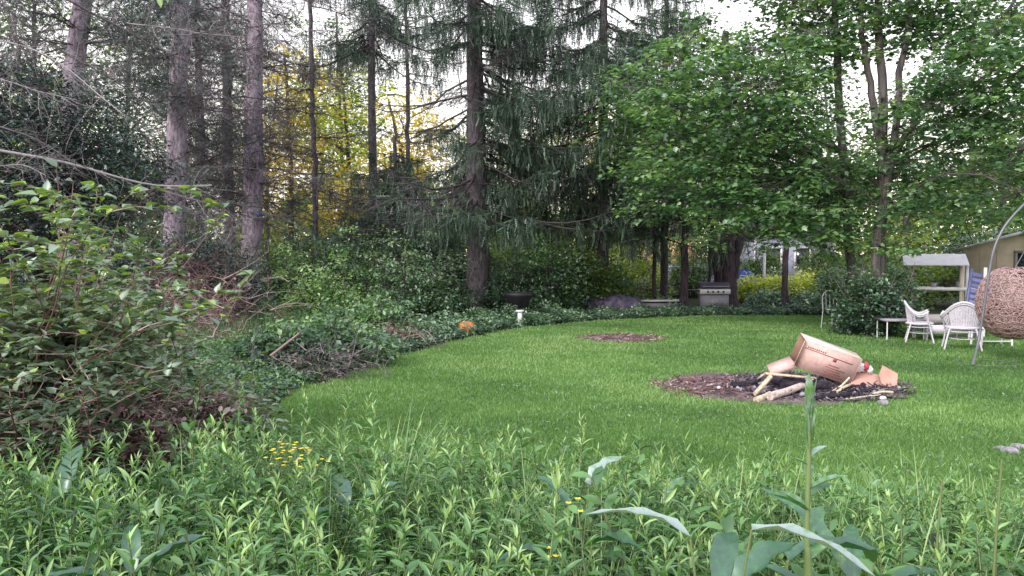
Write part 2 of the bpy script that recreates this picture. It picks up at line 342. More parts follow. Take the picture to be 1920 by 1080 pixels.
def debris(c, r, n, name, label, m):
    g = Geo(); a = R.random(n)*2*PI; q = np.sqrt(R.random(n))*1.05
    P = np.c_[c[0]+q*r[0]*np.cos(a), c[1]+q*r[1]*np.sin(a), R.uniform(.01, .07, n)*(1.15-q)+.01]
    D = np.c_[R.normal(size=(n, 2)), R.normal(size=n)*.25]; Ln = R.uniform(.03, .16, n)
    tt = R.random(n); tt = np.where(R.random(n) < .3, tt, tt*.35)
    g.twigs(P, P+nrm(D)*Ln[:, None], R.uniform(.004, .012, n), R.uniform(.003, .01, n), tt)
    k = n; a = R.random(k)*2*PI; q = np.sqrt(R.random(k))*1.1
    P = np.c_[c[0]+q*r[0]*np.cos(a), c[1]+q*r[1]*np.sin(a), R.uniform(.01, .05, k)]
    g.leaves(P, R.normal(size=(k, 3))*[1, 1, .4], [0, 0, 1], R.uniform(.02, .06, k), R.uniform(.02, .05, k), 'diamond', R.random(k), 0)
    return tag(g.build(name, m), label, 'ash debris', kind='stuff')
debris(PIT+[.3, 0], (1.2, 1.1), 1700, 'ash_debris', 'burnt twigs and ash flakes lying in the fire pit', 'twig')
debris(PIT-[.85, .1], (.8, .8), 420, 'burnt_litter', 'reddish brown burnt litter left of the cardboard', 'redtwig')
debris(PATCH, PR2, 320, 'ash_debris', 'twig litter on the small far ash patch', 'redtwig')

# ------------------------------------------------------------------ tree makers
def path(p0, dr, L, n=6, grav=0., wob=.12):
    p = np.array(p0, float); dr = nrm(dr); out = [p.copy()]
    for i in range(n):
        dr = nrm(dr+R.normal(size=3)*wob+np.array([0, 0, grav])); p = p+dr*L/n; out.append(p.copy())
    return np.array(out)
def resample(pts, n):
    pts = np.array(pts, float); s = np.r_[0, np.cumsum(np.linalg.norm(np.diff(pts, axis=0), axis=1))]; u = np.linspace(0, s[-1], n)
    o = np.c_[[np.interp(u, s, pts[:, k]) for k in range(3)]].T
    for _ in range(2): o[1:-1] = (o[:-2]+2*o[1:-1]+o[2:])/4
    return o
def trunkgeo(g, pts, r0, r1, n=14, flare=.5, wob=.02, seg=26):
    p = resample(pts, seg); p[1:-1, :2] += R.normal(size=(seg-2, 2))*wob
    h = p[:, 2]-p[0, 2]; r = np.linspace(r0, r1, seg)*(1+flare*np.exp(-np.maximum(h, 0)/.35)); g.tube(p, r, n, lump=.10); return p, r
def sprays(g, S, ns, L, wid, rad0, t=None, m=0, grav=-.05, sub=2):
    """many fine bare twigs starting at the points S"""
    n = len(S)
    A = S; D = nrm(ns); seg = 4; r = np.broadcast_to(rad0, (n,)).copy(); LL = np.broadcast_to(L, (n,))
    tt = R.random(n) if t is None else t
    for k in range(seg):
        D2 = nrm(D+R.normal(size=(n, 3))*wid+np.array([0, 0, grav])); B = A+D2*(LL/seg)[:, None]; g.twigs(A, B, r, r*.75, tt, m)
        if sub:
            for _ in range(sub):
                dd = nrm(D2+R.normal(size=(n, 3))*.9); g.twigs(B, B+dd*(LL*R.uniform(.1, .35, n))[:, None], r*.5, r*.25, tt, m)
        A = B; D = D2; r = r*.75
def clusterleaves(g, C, outd, rad, per, size, tm, flat=.22, tb=.5, tv=.2, wr=.62, m=0, droop=.35, ht=0):
    n = len(C)*per; c = np.repeat(C, per, axis=0); rr = np.repeat(np.broadcast_to(rad, (len(C),)), per)
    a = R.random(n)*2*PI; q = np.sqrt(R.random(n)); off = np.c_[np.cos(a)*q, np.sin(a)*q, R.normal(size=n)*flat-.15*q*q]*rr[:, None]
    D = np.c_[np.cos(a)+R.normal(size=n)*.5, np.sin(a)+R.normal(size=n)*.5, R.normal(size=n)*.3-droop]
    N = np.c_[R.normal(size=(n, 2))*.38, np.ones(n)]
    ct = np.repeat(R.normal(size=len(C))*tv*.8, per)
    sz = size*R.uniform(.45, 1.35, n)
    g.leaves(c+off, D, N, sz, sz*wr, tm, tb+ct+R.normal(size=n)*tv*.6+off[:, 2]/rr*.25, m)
def connect(g, C, SK, rad=.012, m=0, t=.4):
    """thin twigs from each cluster to the nearest point of the limbs"""
    A = []; B = []
    for c in C:
        d = np.linalg.norm((SK-c)*[1, 1, 1.6], axis=1)+np.maximum(SK[:, 2]-c[2], 0)*1.5; A.append(SK[np.argmin(d)]); B.append(c)
    A = np.array(A); B = np.array(B); Mi = (A+B)/2+R.normal(size=A.shape)*.08+[0, 0, .08]
    g.twigs(A, Mi, rad, rad*.7, t, m); g.twigs(Mi, B, rad*.7, rad*.3, t, m)
def broadleaf(name, label, cat, trunks, rads, blobs, ncl, per, leaf, mat, bark, tm='maple', crad=.45, flat=.2, tb=.5, tv=.2, nlimb=14, group=None, h0=.35, wr=1., r1=.35):
    """trunks: list of world polylines; blobs: (x,y,z,rx,ry,rz) volumes of foliage"""
    root = thing(name, label, cat, (0, 0, 0), group=group); o0 = np.array(trunks[0][0], float); root.location = tuple(o0)
    g = Geo(); SK = []
    for tr, r in zip(trunks, rads):
        p, rr = trunkgeo(g, np.array(tr)-o0, r, r*r1); SK.append(p[int(len(p)*h0):])
    g.build('trunk', bark, root, True)
    T = np.concatenate(SK); g = Geo(); B = np.array(blobs, float); B[:, :3] -= o0; vol = B[:, 3]*B[:, 4]*B[:, 5]; vol = vol/vol.sum()
    limbs = [T]
    for k in range(nlimb):
        b = B[R.choice(len(B), p=vol)]; tg = b[:3]+sph(1)[0]*b[3:6]*.6
        d = np.linalg.norm((T-tg)*[1, 1, .5], axis=1)+np.abs((tg[2]-.45*np.hypot(*(tg[:2]-T.mean(0)[:2])))-T[:, 2])*1.2
        s = T[np.argmin(d)]; mid = (s+tg)/2+np.array([0, 0, .12*np.linalg.norm(tg-s)]); p = resample([s, mid, tg], 9); p[1:] += R.normal(size=(8, 3))*.05
        r = min(rads)*.42*R.uniform(.5, 1); g.tube(p, np.linspace(r, .012, 9), 5, t=.4, lump=.1, caps=False); limbs.append(p[2:])
        for j in range(3):
            q = path(p[R.integers(3, 8)], (tg-s)/max(np.linalg.norm(tg-s), .1)+sph(1)[0]*.8, .9*min(b[3:6]), 5, .02); g.tube(q, np.linspace(.016, .005, 6), 3, t=.4, caps=False); limbs.append(q)
    SKL = np.concatenate(limbs)
    bi = R.choice(len(B), size=ncl, p=vol); u = sph(ncl)*(R.random(ncl)**.42)[:, None]; C = B[bi, :3]+u*B[bi, 3:6]
    connect(g, C, SKL, .008)
    g.build('branches', 'twig' if bark != 'darkbark' else 'darkbark', root)
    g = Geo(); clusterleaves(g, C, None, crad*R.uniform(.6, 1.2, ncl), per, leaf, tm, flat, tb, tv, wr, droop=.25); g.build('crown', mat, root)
    return root
def shrub(name, label, x, y, w, dp, h, ncl, per, leaf, mat, tm='oval', stem='twig', crad=.22, flat=.4, tb=.45, tv=.22, wr=.5, group=None, cat='shrub', z0=.05, nst=14, low=.25):
    root = thing(name, label, cat, (x, y, 0), group=group)
    u = sph(ncl)*(R.random(ncl)**.33)[:, None]; u[:, 2] = np.abs(u[:, 2])*(1-low)+low*R.uniform(-.2, 1, ncl)
    lump = 1+.18*np.sin(np.arctan2(u[:, 1], u[:, 0])*3+x)+.12*np.sin(u[:, 2]*7+y)
    C = u*[w/2, dp/2, h*.93]*lump[:, None]; C[:, 2] = np.maximum(C[:, 2], z0)
    g = Geo(); n = nst; a = R.random(n)*2*PI; tips = []
    for k in range(n):
        p = path((R.normal()*.06*w, R.normal()*.06*w, 0), (math.cos(a[k])*w*.45, math.sin(a[k])*dp*.45, h), h*R.uniform(.75, 1.05), 7, -.03, .1)
        g.tube(p, np.linspace(.014+.004*h, .004, 8), 4, t=R.random(), caps=False); tips.append(p[1:])
    connect(g, C, np.concatenate(tips), .005, t=.5); g.build('stems', stem, root)
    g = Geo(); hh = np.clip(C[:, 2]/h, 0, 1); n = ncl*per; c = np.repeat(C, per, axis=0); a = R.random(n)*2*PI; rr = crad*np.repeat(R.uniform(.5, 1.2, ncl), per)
    off = np.c_[np.cos(a), np.sin(a), R.normal(size=n)*flat]*(rr*np.sqrt(R.random(n)))[:, None]
    D = np.c_[np.cos(a), np.sin(a), R.normal(size=n)*.35-.15]+R.normal(size=(n, 3))*.4
    sz = leaf*R.uniform(.55, 1.3, n)
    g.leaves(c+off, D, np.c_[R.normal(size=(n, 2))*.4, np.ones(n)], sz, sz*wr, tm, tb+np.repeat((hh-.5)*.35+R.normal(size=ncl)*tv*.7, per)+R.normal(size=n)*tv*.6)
    g.build('foliage', mat, root); return root
def spruce(label, x, y, h, r, hmin, nl, Lmax, side=None, dens=1., dead=0., bark='sprucebark', mat='spruce', lean=0, t=.38, group=None, vis=12, hang=1., deadleft=False):
    root = thing('spruce_tree', label, 'spruce tree', (x, y, 0), group=group)
    g = Geo(); P, rr = trunkgeo(g, [(0, 0, -.05), (lean*.4, 0, h*.3), (lean, 0, h)], r, .06, 16, .28, .015, 40); g.build('trunk', bark, root, True)
    gb = Geo(); gn = Geo()
    for k in range(nl):
        z = hmin+(h-hmin-.5)*((k+R.random())/nl)**1.35
        if z > vis and R.random() < .45: continue
        a = R.random()*2*PI
        if side is not None and R.random() < .28: a = side+R.normal()*.8
        L = Lmax*(1-(z/h)**2.2)*R.uniform(.55, 1.1)+.3; s = P[np.argmin(np.abs(P[:, 2]-z))].copy(); s[2] = z
        n = 10; u = np.linspace(0, 1, n); sag = L*R.uniform(.08, .30)
        pts = s+np.c_[np.cos(a)*u*L, np.sin(a)*u*L, -sag*np.sin(u*PI*.62)*1.25+.14*L*u**3]; pts[1:] += np.cumsum(R.normal(size=(n-1, 3))*.045, axis=0)
        gb.tube(pts, np.linspace(.018+.005*L, .006, n), 5, t=.25, caps=False)
        isdead = R.random() < dead or (deadleft and math.cos(a) < -.2 and z < 7.2 and R.random() < .75)
        m = int(L*7.5*dens)+2; uu = R.uniform(.12 if not isdead else .05, 1, m); base = np.c_[[np.interp(uu, u, pts[:, c]) for c in range(3)]].T
        sa = a+np.where(R.random(m) < .5, 1, -1)*R.uniform(.7, 1.35, m); bl = R.uniform(.25, .95, m)*(1-.45*uu)*min(L/2.5, 1)
        bd = np.c_[np.cos(sa), np.sin(sa), R.uniform(-.55, -.1, m)]; end = base+bd*bl[:, None]
        gb.twigs(base, end, .009, .004, .3)
        if isdead:
            sprays(gb, base, bd+[0, 0, -.6], .5, .35, .006, None, 0, -.15, 1); continue
        for f in (0, .35, .7, 1.):      # hanging strands
            A = base+(end-base)*f; ln = (.12+.8*R.random(m)**1.6)*hang; keep = R.random(m) < .85
            A = A[keep]; ln = ln[keep]; st = .15
            for j in range(5):
                kk = ln > j*st*.9
                if not kk.any(): break
                Aj = A[kk]+np.c_[R.normal(size=(kk.sum(), 2))*.015, np.full(kk.sum(), -j*st*.9)]
                gn.leaves(Aj, np.c_[R.normal(size=(len(Aj), 2))*.22, -np.ones(len(Aj))], R.normal(size=(len(Aj), 3)), R.uniform(.16, .26, len(Aj)), R.uniform(.045, .10, len(Aj)), 'needle', t+R.normal(size=len(Aj))*.2)
        A = base; n2 = len(A)
        for f in (.1, .4, .7):
            A = base+(end-base)*f; gn.leaves(A, bd+R.normal(size=(n2, 3))*.25, R.normal(size=(n2, 3)), R.uniform(.2, .34, n2), R.uniform(.07, .12, n2), 'needle', t+.12+R.normal(size=n2)*.2)
    gb.build('branches', 'darkbark' if not dead else 'darktwig', root)
    if gn.V: gn.build('needles', mat, root)
    return root
def bare_pine(label, pts, r0, r1, bark, nl, z0, z1, L, tw=26, group=None, cat='pine tree', trunkseg=34, up=.1, tmean=.5, needles=0):
    o0 = np.array(pts[0], float); root = thing('pine_tree', label, cat, o0, group=group)
    g = Geo(); P, rr = trunkgeo(g, np.array(pts)-o0, r0, r1, 16, .22, .018, trunkseg); 
    g.build('trunk', bark, root, True)
    g = Geo(); gn = Geo()
    for k in range(nl):
        z = R.uniform(z0, z1); s = P[np.argmin(np.abs(P[:, 2]-z))]; a = R.random()*2*PI; l = L*R.uniform(.35, 1.1)
        p = path(s, (math.cos(a), math.sin(a), up+R.normal()*.15), l, 9, -.045, .09); tv = np.clip(tmean+R.normal()*.25, 0, 1)
        g.tube(p, np.linspace(.022, .006, 10), 4, t=tv, caps=False)
        i = R.integers(1, 10, tw); S = p[i]; dd = nrm((p[i]-p[i-1])+R.normal(size=(tw, 3))*.06); sd = nrm(dd+R.normal(size=(tw, 3))*.75)
        sprays(g, S, sd, R.uniform(.3, 1.0, tw)*min(l/2, 1), .22, .0088, np.clip(tv+R.normal(size=tw)*.15, 0, 1), 0, -.06, 2)
        if needles and R.random() < needles:
            m = 130; S = p[R.integers(4, 10, m)]+R.normal(size=(m, 3))*.28; gn.leaves(S, R.normal(size=(m, 3)), R.normal(size=(m, 3)), R.uniform(.14, .26, m), .09, 'needle', R.uniform(.2, .9, m))
    g.build('branches', 'twig', root)
    if gn.V: gn.build('needles', 'yew', root)
    return root

# ------------------------------------------------------------------ the conifers on the left
def col3(pxb, pxt, d, top, base=0.): return [(WX(pxb, d), d, base-.05), ((WX(pxb, d)+WX(pxt, d))/2, d, 4), (WX(pxt, d), d, 8.8), (WX(pxt, d)+(WX(pxt, d)-WX(pxb, d))*.5, d, top)]
bare_pine('tall pinkish grey pine with a blue mark low on its trunk', col3(469, 484, 26, 15), .36, .17, 'pinebark', 84, 3.0, 11, 3.6, 36)
bare_pine('pinkish grey pine with bare limbs, left of the pine with the lower bark in view', col3(322, 347, 22.5, 15), .31, .16, 'pinebark', 84, 3.0, 10.5, 3.8, 36, needles=.35)
bare_pine('leaning pale pine seen above the dark evergreen at top left', [PP(128, 560, 19), PP(140, 200, 19), PP(165, 0, 19), PP(185, -300, 19)], .26, .17, 'pinebark', 60, 3.5, 10, 3.6, 32, needles=.6)
bare_pine('slim brown trunk between the two big pinkish pines', col3(432, 430, 30, 15), .22, .12, 'sprucebark', 60, 3.0, 12, 3.2, 32, needles=.3)
bare_pine('slim dark trunk just right of the left big pine', col3(386, 378, 31, 15), .17, .1, 'sprucebark', 60, 3.0, 12, 3.2, 32, needles=.4)
bare_pine('thin bare conifer with long horizontal twigs right of the big pines', col3(596, 588, 29, 14), .11, .06, 'sprucebark', 34, 2.6, 12, 3.4, 14, tmean=.2, needles=.15)
bare_pine('thin bare conifer before the sun-gold leaves near the central spruce', col3(770, 765, 30, 14), .10, .05, 'sprucebark', 30, 3, 12, 3.0, 14, tmean=.15, needles=.15)

# pine off the left edge, whose long pale dead limbs reach into the view
root = thing('pine_tree', 'pine beyond the left edge reaching long dead pale limbs into view', 'pine tree', (-7.6, 10.4, 0))
g = Geo(); trunkgeo(g, [(0, 0, -.05), (.1, 0, 5), (0, .1, 12)], .24, .12); g.build('trunk', 'pinebark', root, True)
g = Geo()
limbs = [([(-150, 250), (0, 284), (110, 300), (215, 330), (285, 352), (400, 348)], 10.2, .028, .9), ([(-100, 200), (0, 238), (80, 262), (130, 300), (200, 330)], 9.8, .014, .6),
         ([(-80, -60), (30, 25), (90, 80), (160, 122), (235, 158), (275, 200)], 8.6, .014, .45), ([(90, -20), (200, 40), (290, 85), (350, 150), (470, 205)], 9.2, .015, .3),
         ([(-100, 60), (60, 90), (130, 125), (190, 180), (235, 215)], 8.8, .012, .9), ([(-50, 135), (40, 160), (70, 172), (150, 190)], 9.4, .010, .8),
         ([(10, 0), (35, 30), (45, 85), (40, 130)], 8.2, .008, .3), ([(250, 50), (330, 58), (380, 68), (470, 75)], 10.5, .010, .7), ([(-90, 320), (0, 313), (50, 308), (90, 330)], 9.6, .012, .7),
         ([(285, 352), (350, 370), (400, 385), (450, 420)], 10.2, .014, .6)]
for pl, dd, r, tv in limbs:
    p = resample([PP(a, b, dd+.25*i*(1 if r > .012 else -.4)) for i, (a, b) in enumerate(pl)], 16)-[-7.6, 10.4, 0]; g.tube(p, np.linspace(r, r*.35, 16), 6, t=tv, lump=.15, caps=False)
    i = R.integers(2, 15, 34); sprays(g, p[i], nrm(p[i]-p[i-1])+R.normal(size=(34, 3))*.7, R.uniform(.2, .7, 34), .2, .0045, np.clip(tv+R.normal(size=34)*.2, 0, 1), 0, -.05, 1)
g.build('dead_limbs', 'twig', root)
# leafy overhanging spray at the top left
root = thing('overhanging_twig', 'bright green leafy twig hanging in at the top edge above the left pine', 'twig', PP(285, -60, 4.0))
g = Geo(); p = resample([(0, 0, 0), (.02, 0, -.09), (.10, 0, -.17)], 6); g.tube(p, np.linspace(.006, .002, 6), 4, t=.3); g.build('stem', 'twig', root)
g = Geo(); n = 9; i = R.integers(1, 6, n); g.leaves(p[i], np.c_[R.normal(size=n)*.7, R.normal(size=n)*.7, -np.ones(n)*.8], R.normal(size=(n, 3)), R.uniform(.07, .11, n), R.uniform(.03, .045, n), 'oval', R.uniform(.7, .95, n)); g.build('leaves', 'maple', root)

# ------------------------------------------------------------------ spruces
spruce('massive central spruce with thick furrowed trunk and drooping needle curtains', WX(897, 23), 23, 17, .36, 3.0, 140, 4.9, side=0.1, dens=1.12, dead=.14, lean=-.15, vis=11, deadleft=True)
spruce('tall drooping spruce just right of the massive central spruce', WX(1130, 25.5), 25.5, 16, .2, 3.0, 105, 3.9, dens=1.0, vis=11.5)
spruce('dark low branching spruce left of the massive central spruce', WX(742, 27), 27, 5.7, .12, .6, 80, 3.2, dens=1.1, t=.42)
spruce('tall spruce with high skirts behind the sun-glow trees', WX(700, 31), 31, 19, .2, 9.6, 60, 4.6, dens=.8, vis=14)
spruce('slender spruce behind the purple tarp pile', WX(1245, 28), 28, 14, .14, 3.6, 70, 2.8, dens=.9, t=.5)
# yew at upper left
broadleaf('yew_tree', 'dense very dark evergreen tree at upper left behind the pale dead limbs', 'evergreen tree', [[(WX(90, 14), 14, -.05), (WX(85, 14), 14, 2.5), (WX(90, 14), 14, 4.8)]], [.14], [(WX(70, 14), 14, 3.9, 1.9, 1.3, 1.35), (WX(190, 14.5), 14.5, 3.0, 1.3, 1.1, 1.0), (WX(20, 13.5), 13.5, 2.4, 1.6, 1.2, 1.3)], 760, 34, .085, 'yew', 'darkbark', 'diamond', .34, .5, .36, .32, 30, h0=.2, wr=.55)
shrub('yew_tree', 'dark evergreen bush filling the gap below the two big pinkish pines', WX(300, 18.5), 18.5, 5.4, 2.6, 3.0, 800, 30, .10, 'yew', 'diamond', 'darkbark', .3, .6, .42, .3, .5, cat='evergreen tree', nst=20, low=.6)

# ------------------------------------------------------------------ maples on the right
dm = 17.8
MX = WX(1645, dm)
t1 = [(MX, dm, -.05), PP(1648, 500, dm), PP(1655, 400, dm), PP(1652, 280, dm), PP(1645, 140, dm), PP(1640, 0, dm), PP(1632, -300, dm)]
t2 = [(MX, dm, -.05), PP(1640, 480, dm-.1), PP(1640, 420, dm-.1), PP(1668, 330, dm-.15), PP(1680, 160, dm-.2), PP(1700, -10, dm-.3), PP(1730, -260, dm-.5)]
t3 = [PP(1653, 285, dm), PP(1632, 200, dm), PP(1612, 90, dm), PP(1598, -30, dm), PP(1570, -250, dm)]
t4 = [PP(1655, 330, dm), PP(1700, 240, dm-.3), PP(1760, 165, dm-.6), PP(1850, 60, dm-1), PP(1930, -40, dm-1.4)]
W = WX
broadleaf('maple_tree', 'large multi stemmed maple whose trunks fork above the wicker chairs', 'maple tree', [t1, t2, t3, t4], [.14, .11, .085, .07],
          [(W(1800, 17), 17.3, WZ(260, 17), 2.0, 1.6, 1.5), (W(1850, 16), 16, WZ(160, 16), 1.7, 1.4, 1.3), (W(1500, 17.5), 17.6, WZ(300, 17.5), 1.6, 1.3, 1.4), (W(1660, 18), 18.6, WZ(330, 18), 1.6, 1.2, .9),
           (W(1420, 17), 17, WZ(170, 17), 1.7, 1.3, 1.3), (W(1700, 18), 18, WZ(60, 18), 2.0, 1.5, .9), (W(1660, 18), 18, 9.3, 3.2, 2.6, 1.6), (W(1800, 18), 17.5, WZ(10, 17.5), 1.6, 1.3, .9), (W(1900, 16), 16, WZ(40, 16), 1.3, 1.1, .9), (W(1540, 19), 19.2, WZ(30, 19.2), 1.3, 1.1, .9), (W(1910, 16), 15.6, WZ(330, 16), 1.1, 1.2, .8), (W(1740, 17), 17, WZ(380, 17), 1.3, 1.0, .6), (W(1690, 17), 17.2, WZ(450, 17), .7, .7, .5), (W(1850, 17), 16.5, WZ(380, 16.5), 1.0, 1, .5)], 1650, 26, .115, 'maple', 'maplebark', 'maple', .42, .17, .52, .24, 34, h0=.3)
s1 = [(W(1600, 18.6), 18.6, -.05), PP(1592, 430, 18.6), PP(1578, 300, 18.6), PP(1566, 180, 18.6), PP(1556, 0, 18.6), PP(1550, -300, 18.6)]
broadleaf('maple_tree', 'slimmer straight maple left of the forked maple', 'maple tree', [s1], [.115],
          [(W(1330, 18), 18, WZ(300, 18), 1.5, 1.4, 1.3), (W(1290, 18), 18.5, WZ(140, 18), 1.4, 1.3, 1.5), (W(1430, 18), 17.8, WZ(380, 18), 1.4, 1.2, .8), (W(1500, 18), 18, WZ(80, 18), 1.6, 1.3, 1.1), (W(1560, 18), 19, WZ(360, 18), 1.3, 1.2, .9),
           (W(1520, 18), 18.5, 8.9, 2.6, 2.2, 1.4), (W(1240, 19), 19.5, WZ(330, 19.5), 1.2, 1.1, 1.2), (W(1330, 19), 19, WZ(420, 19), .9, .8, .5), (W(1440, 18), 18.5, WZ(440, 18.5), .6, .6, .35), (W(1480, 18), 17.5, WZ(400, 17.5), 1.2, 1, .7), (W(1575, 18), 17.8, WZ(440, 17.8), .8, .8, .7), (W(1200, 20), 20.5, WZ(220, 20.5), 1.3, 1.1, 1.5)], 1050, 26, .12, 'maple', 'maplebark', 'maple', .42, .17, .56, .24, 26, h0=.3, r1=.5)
# dark trunked trees at the back of the lawn
def darktree(label, px, d, r, top, blobs, n, extra=(), mat='midgreen', tb=.35, leaf=.13):
    tr = [[(W(px, d), d, -.05), (W(px+2, d), d, 3), (W(px-6, d), d, top)]]+[list(e) for e in extra]
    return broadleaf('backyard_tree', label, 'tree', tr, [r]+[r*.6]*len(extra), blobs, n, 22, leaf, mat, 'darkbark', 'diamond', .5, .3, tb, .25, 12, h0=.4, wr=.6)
darktree('dark straight trunk beside the white low planter', 1282, 24.6, .125, 8.5, [(W(1290, 24), 24.6, 5.2, 2.0, 1.5, 1.9), (W(1260, 24), 24.6, 7.6, 2.2, 1.5, 1.5)], 170, mat='under', tb=.5)
darktree('thick dark forked trunk rising behind the barbecue grill', 1362, 26.5, .30, 9, [(W(1350, 26), 26.5, 5.3, 2.4, 1.6, 1.7), (W(1420, 26), 26.5, 7.6, 2.4, 1.6, 1.5)], 200,
         [[(W(1368, 26.5), 26.5, .6), (W(1385, 26.5), 26.5, 2.2), (W(1420, 26.5), 26.6, 5)], [(W(1356, 26.5), 26.5, .5), (W(1335, 26.5), 26.4, 2.0), (W(1328, 26.5), 26.5, 5)]], mat='under', tb=.5)
darktree('slim dark trunk in front of the lilac house', 1472, 25, .10, 8, [(W(1460, 25), 25, 4.9, 2.2, 1.6, 1.4), (W(1500, 25), 25, 6.8, 2.0, 1.5, 1.6)], 160, mat='under', tb=.5)
darktree('thin dark trunk above the purple tarp pile', 1226, 26, .07, 7, [(W(1226, 26), 26, 4.6, 1.6, 1.2, 1.2)], 70, mat='under', tb=.45)
darktree('thin leaning trunk between grill and white planter', 1330, 28.5, .06, 7, [(W(1330, 28), 28.5, 5.0, 1.6, 1.2, 1.2)], 60, mat='under', tb=.4)

# ------------------------------------------------------------------ far wood behind
far = [  (60, 33, 13.5, 8, 'midgreen', 'tall loose green tree filling the top left corner behind the pines'), (250, 36, 13.5, 8, 'midgreen', 'tall loose green tree showing between the leaning pine and the left big pine'), (640, 50, 17.5, 8, 'midgreen', 'tall green tree whose crown tops the golden gap'),
    (960, 44, 10.5, 6, 'midgreen', 'green tree behind the right side of the central spruce'), (1180, 42, 10.5, 6, 'midgreen', 'green tree between the two drooping spruces and the maples'),
    # px, d, height, width, material, label
    (545, 37, 11.5, 5.0, 'gold', 'tree with golden sunlight coloured into its leaves behind the thin bare conifer'), (650, 39, 11, 6.5, 'bright', 'yellow green sunlit tree in the middle of the gap'),
    (770, 37, 9.3, 5.5, 'gold', 'tree with sun glow painted gold into its leaves just left of the central spruce'), (1010, 46, 9.2, 5.0, 'bright', 'pale sunlit tree seen through the central spruce limbs'),
    (1115, 48, 11.5, 4.0, 'gold', 'tree with orange glow painted into its leaves glimpsed between the two drooping spruces'), (500, 52, 14, 7, 'midgreen', 'tall backlit tree right of the big pines'),
    (610, 55, 15, 7, 'bright', 'tall thin crowned yellow green tree at the top of the gap'), (380, 47, 9.5, 7, 'midgreen', 'backlit green tree behind the two big pines'), (230, 45, 9, 7, 'midgreen', 'backlit green tree behind the dark yew'),
    (60, 40, 12, 8, 'midgreen', 'broad green tree behind the far left bushes'), (870, 50, 8.0, 6, 'midgreen', 'low green tree behind the central spruce trunk'), (1230, 46, 9, 6, 'midgreen', 'green tree behind the slender spruce'),
    (1380, 52, 13, 8, 'midgreen', 'tall green tree above the forked dark trunk'), (1540, 50, 13, 8, 'midgreen', 'tall green tree behind the lilac house'), (1700, 45, 12, 8, 'midgreen', 'tall green tree behind the white roofed bench'), (1870, 42, 12, 8, 'midgreen', 'tall green tree behind the shed')]
for i, (px, d, h, wd, mt, lb) in enumerate(far):
    x = W(px, d); n = int((210 if mt in ('gold', 'bright') else 150)*wd/6)
    broadleaf('background_tree', lb, 'tree', [[(x, d, -.05), (x+R.normal()*.2, d, h*.5), (x+R.normal()*.4, d, h*.95)]], [.16],
              [(x, d, h*.72, wd/2, wd/2.4, h*.28), (x+R.normal()*1, d, h*.42, wd/2.2, wd/2.6, h*.22)], n, 26, .24, mt, 'sprucebark', 'diamond', .75, .35, .5, .3, 12, h0=.25, wr=.6)
# far tree line, one mass nobody could count
g = Geo(); n = 52000
d = R.uniform(62, 78, n); px = R.uniform(-300, 2300, n); x = W(px, d)
top = 6.2+1.6*np.sin(px/97.)+1.2*np.sin(px/41.+1)+.9*np.sin(px/17.)+np.where(px > 1250, 3.5, 0)+np.where(px < 300, 2.0, 0); z = top*R.random(n)**.8
tt = .35+.25*np.sin(px/60.)+R.normal(size=n)*.25
g.leaves(np.c_[x, d, z], R.normal(size=(n, 3)), R.normal(size=(n, 3)), R.uniform(.4, .8, n), R.uniform(.25, .5, n), 'diamond', tt)
tag(g.build('far_wood', 'midgreen'), 'hazy green far wood closing the view behind the garden', 'far wood', kind='stuff')

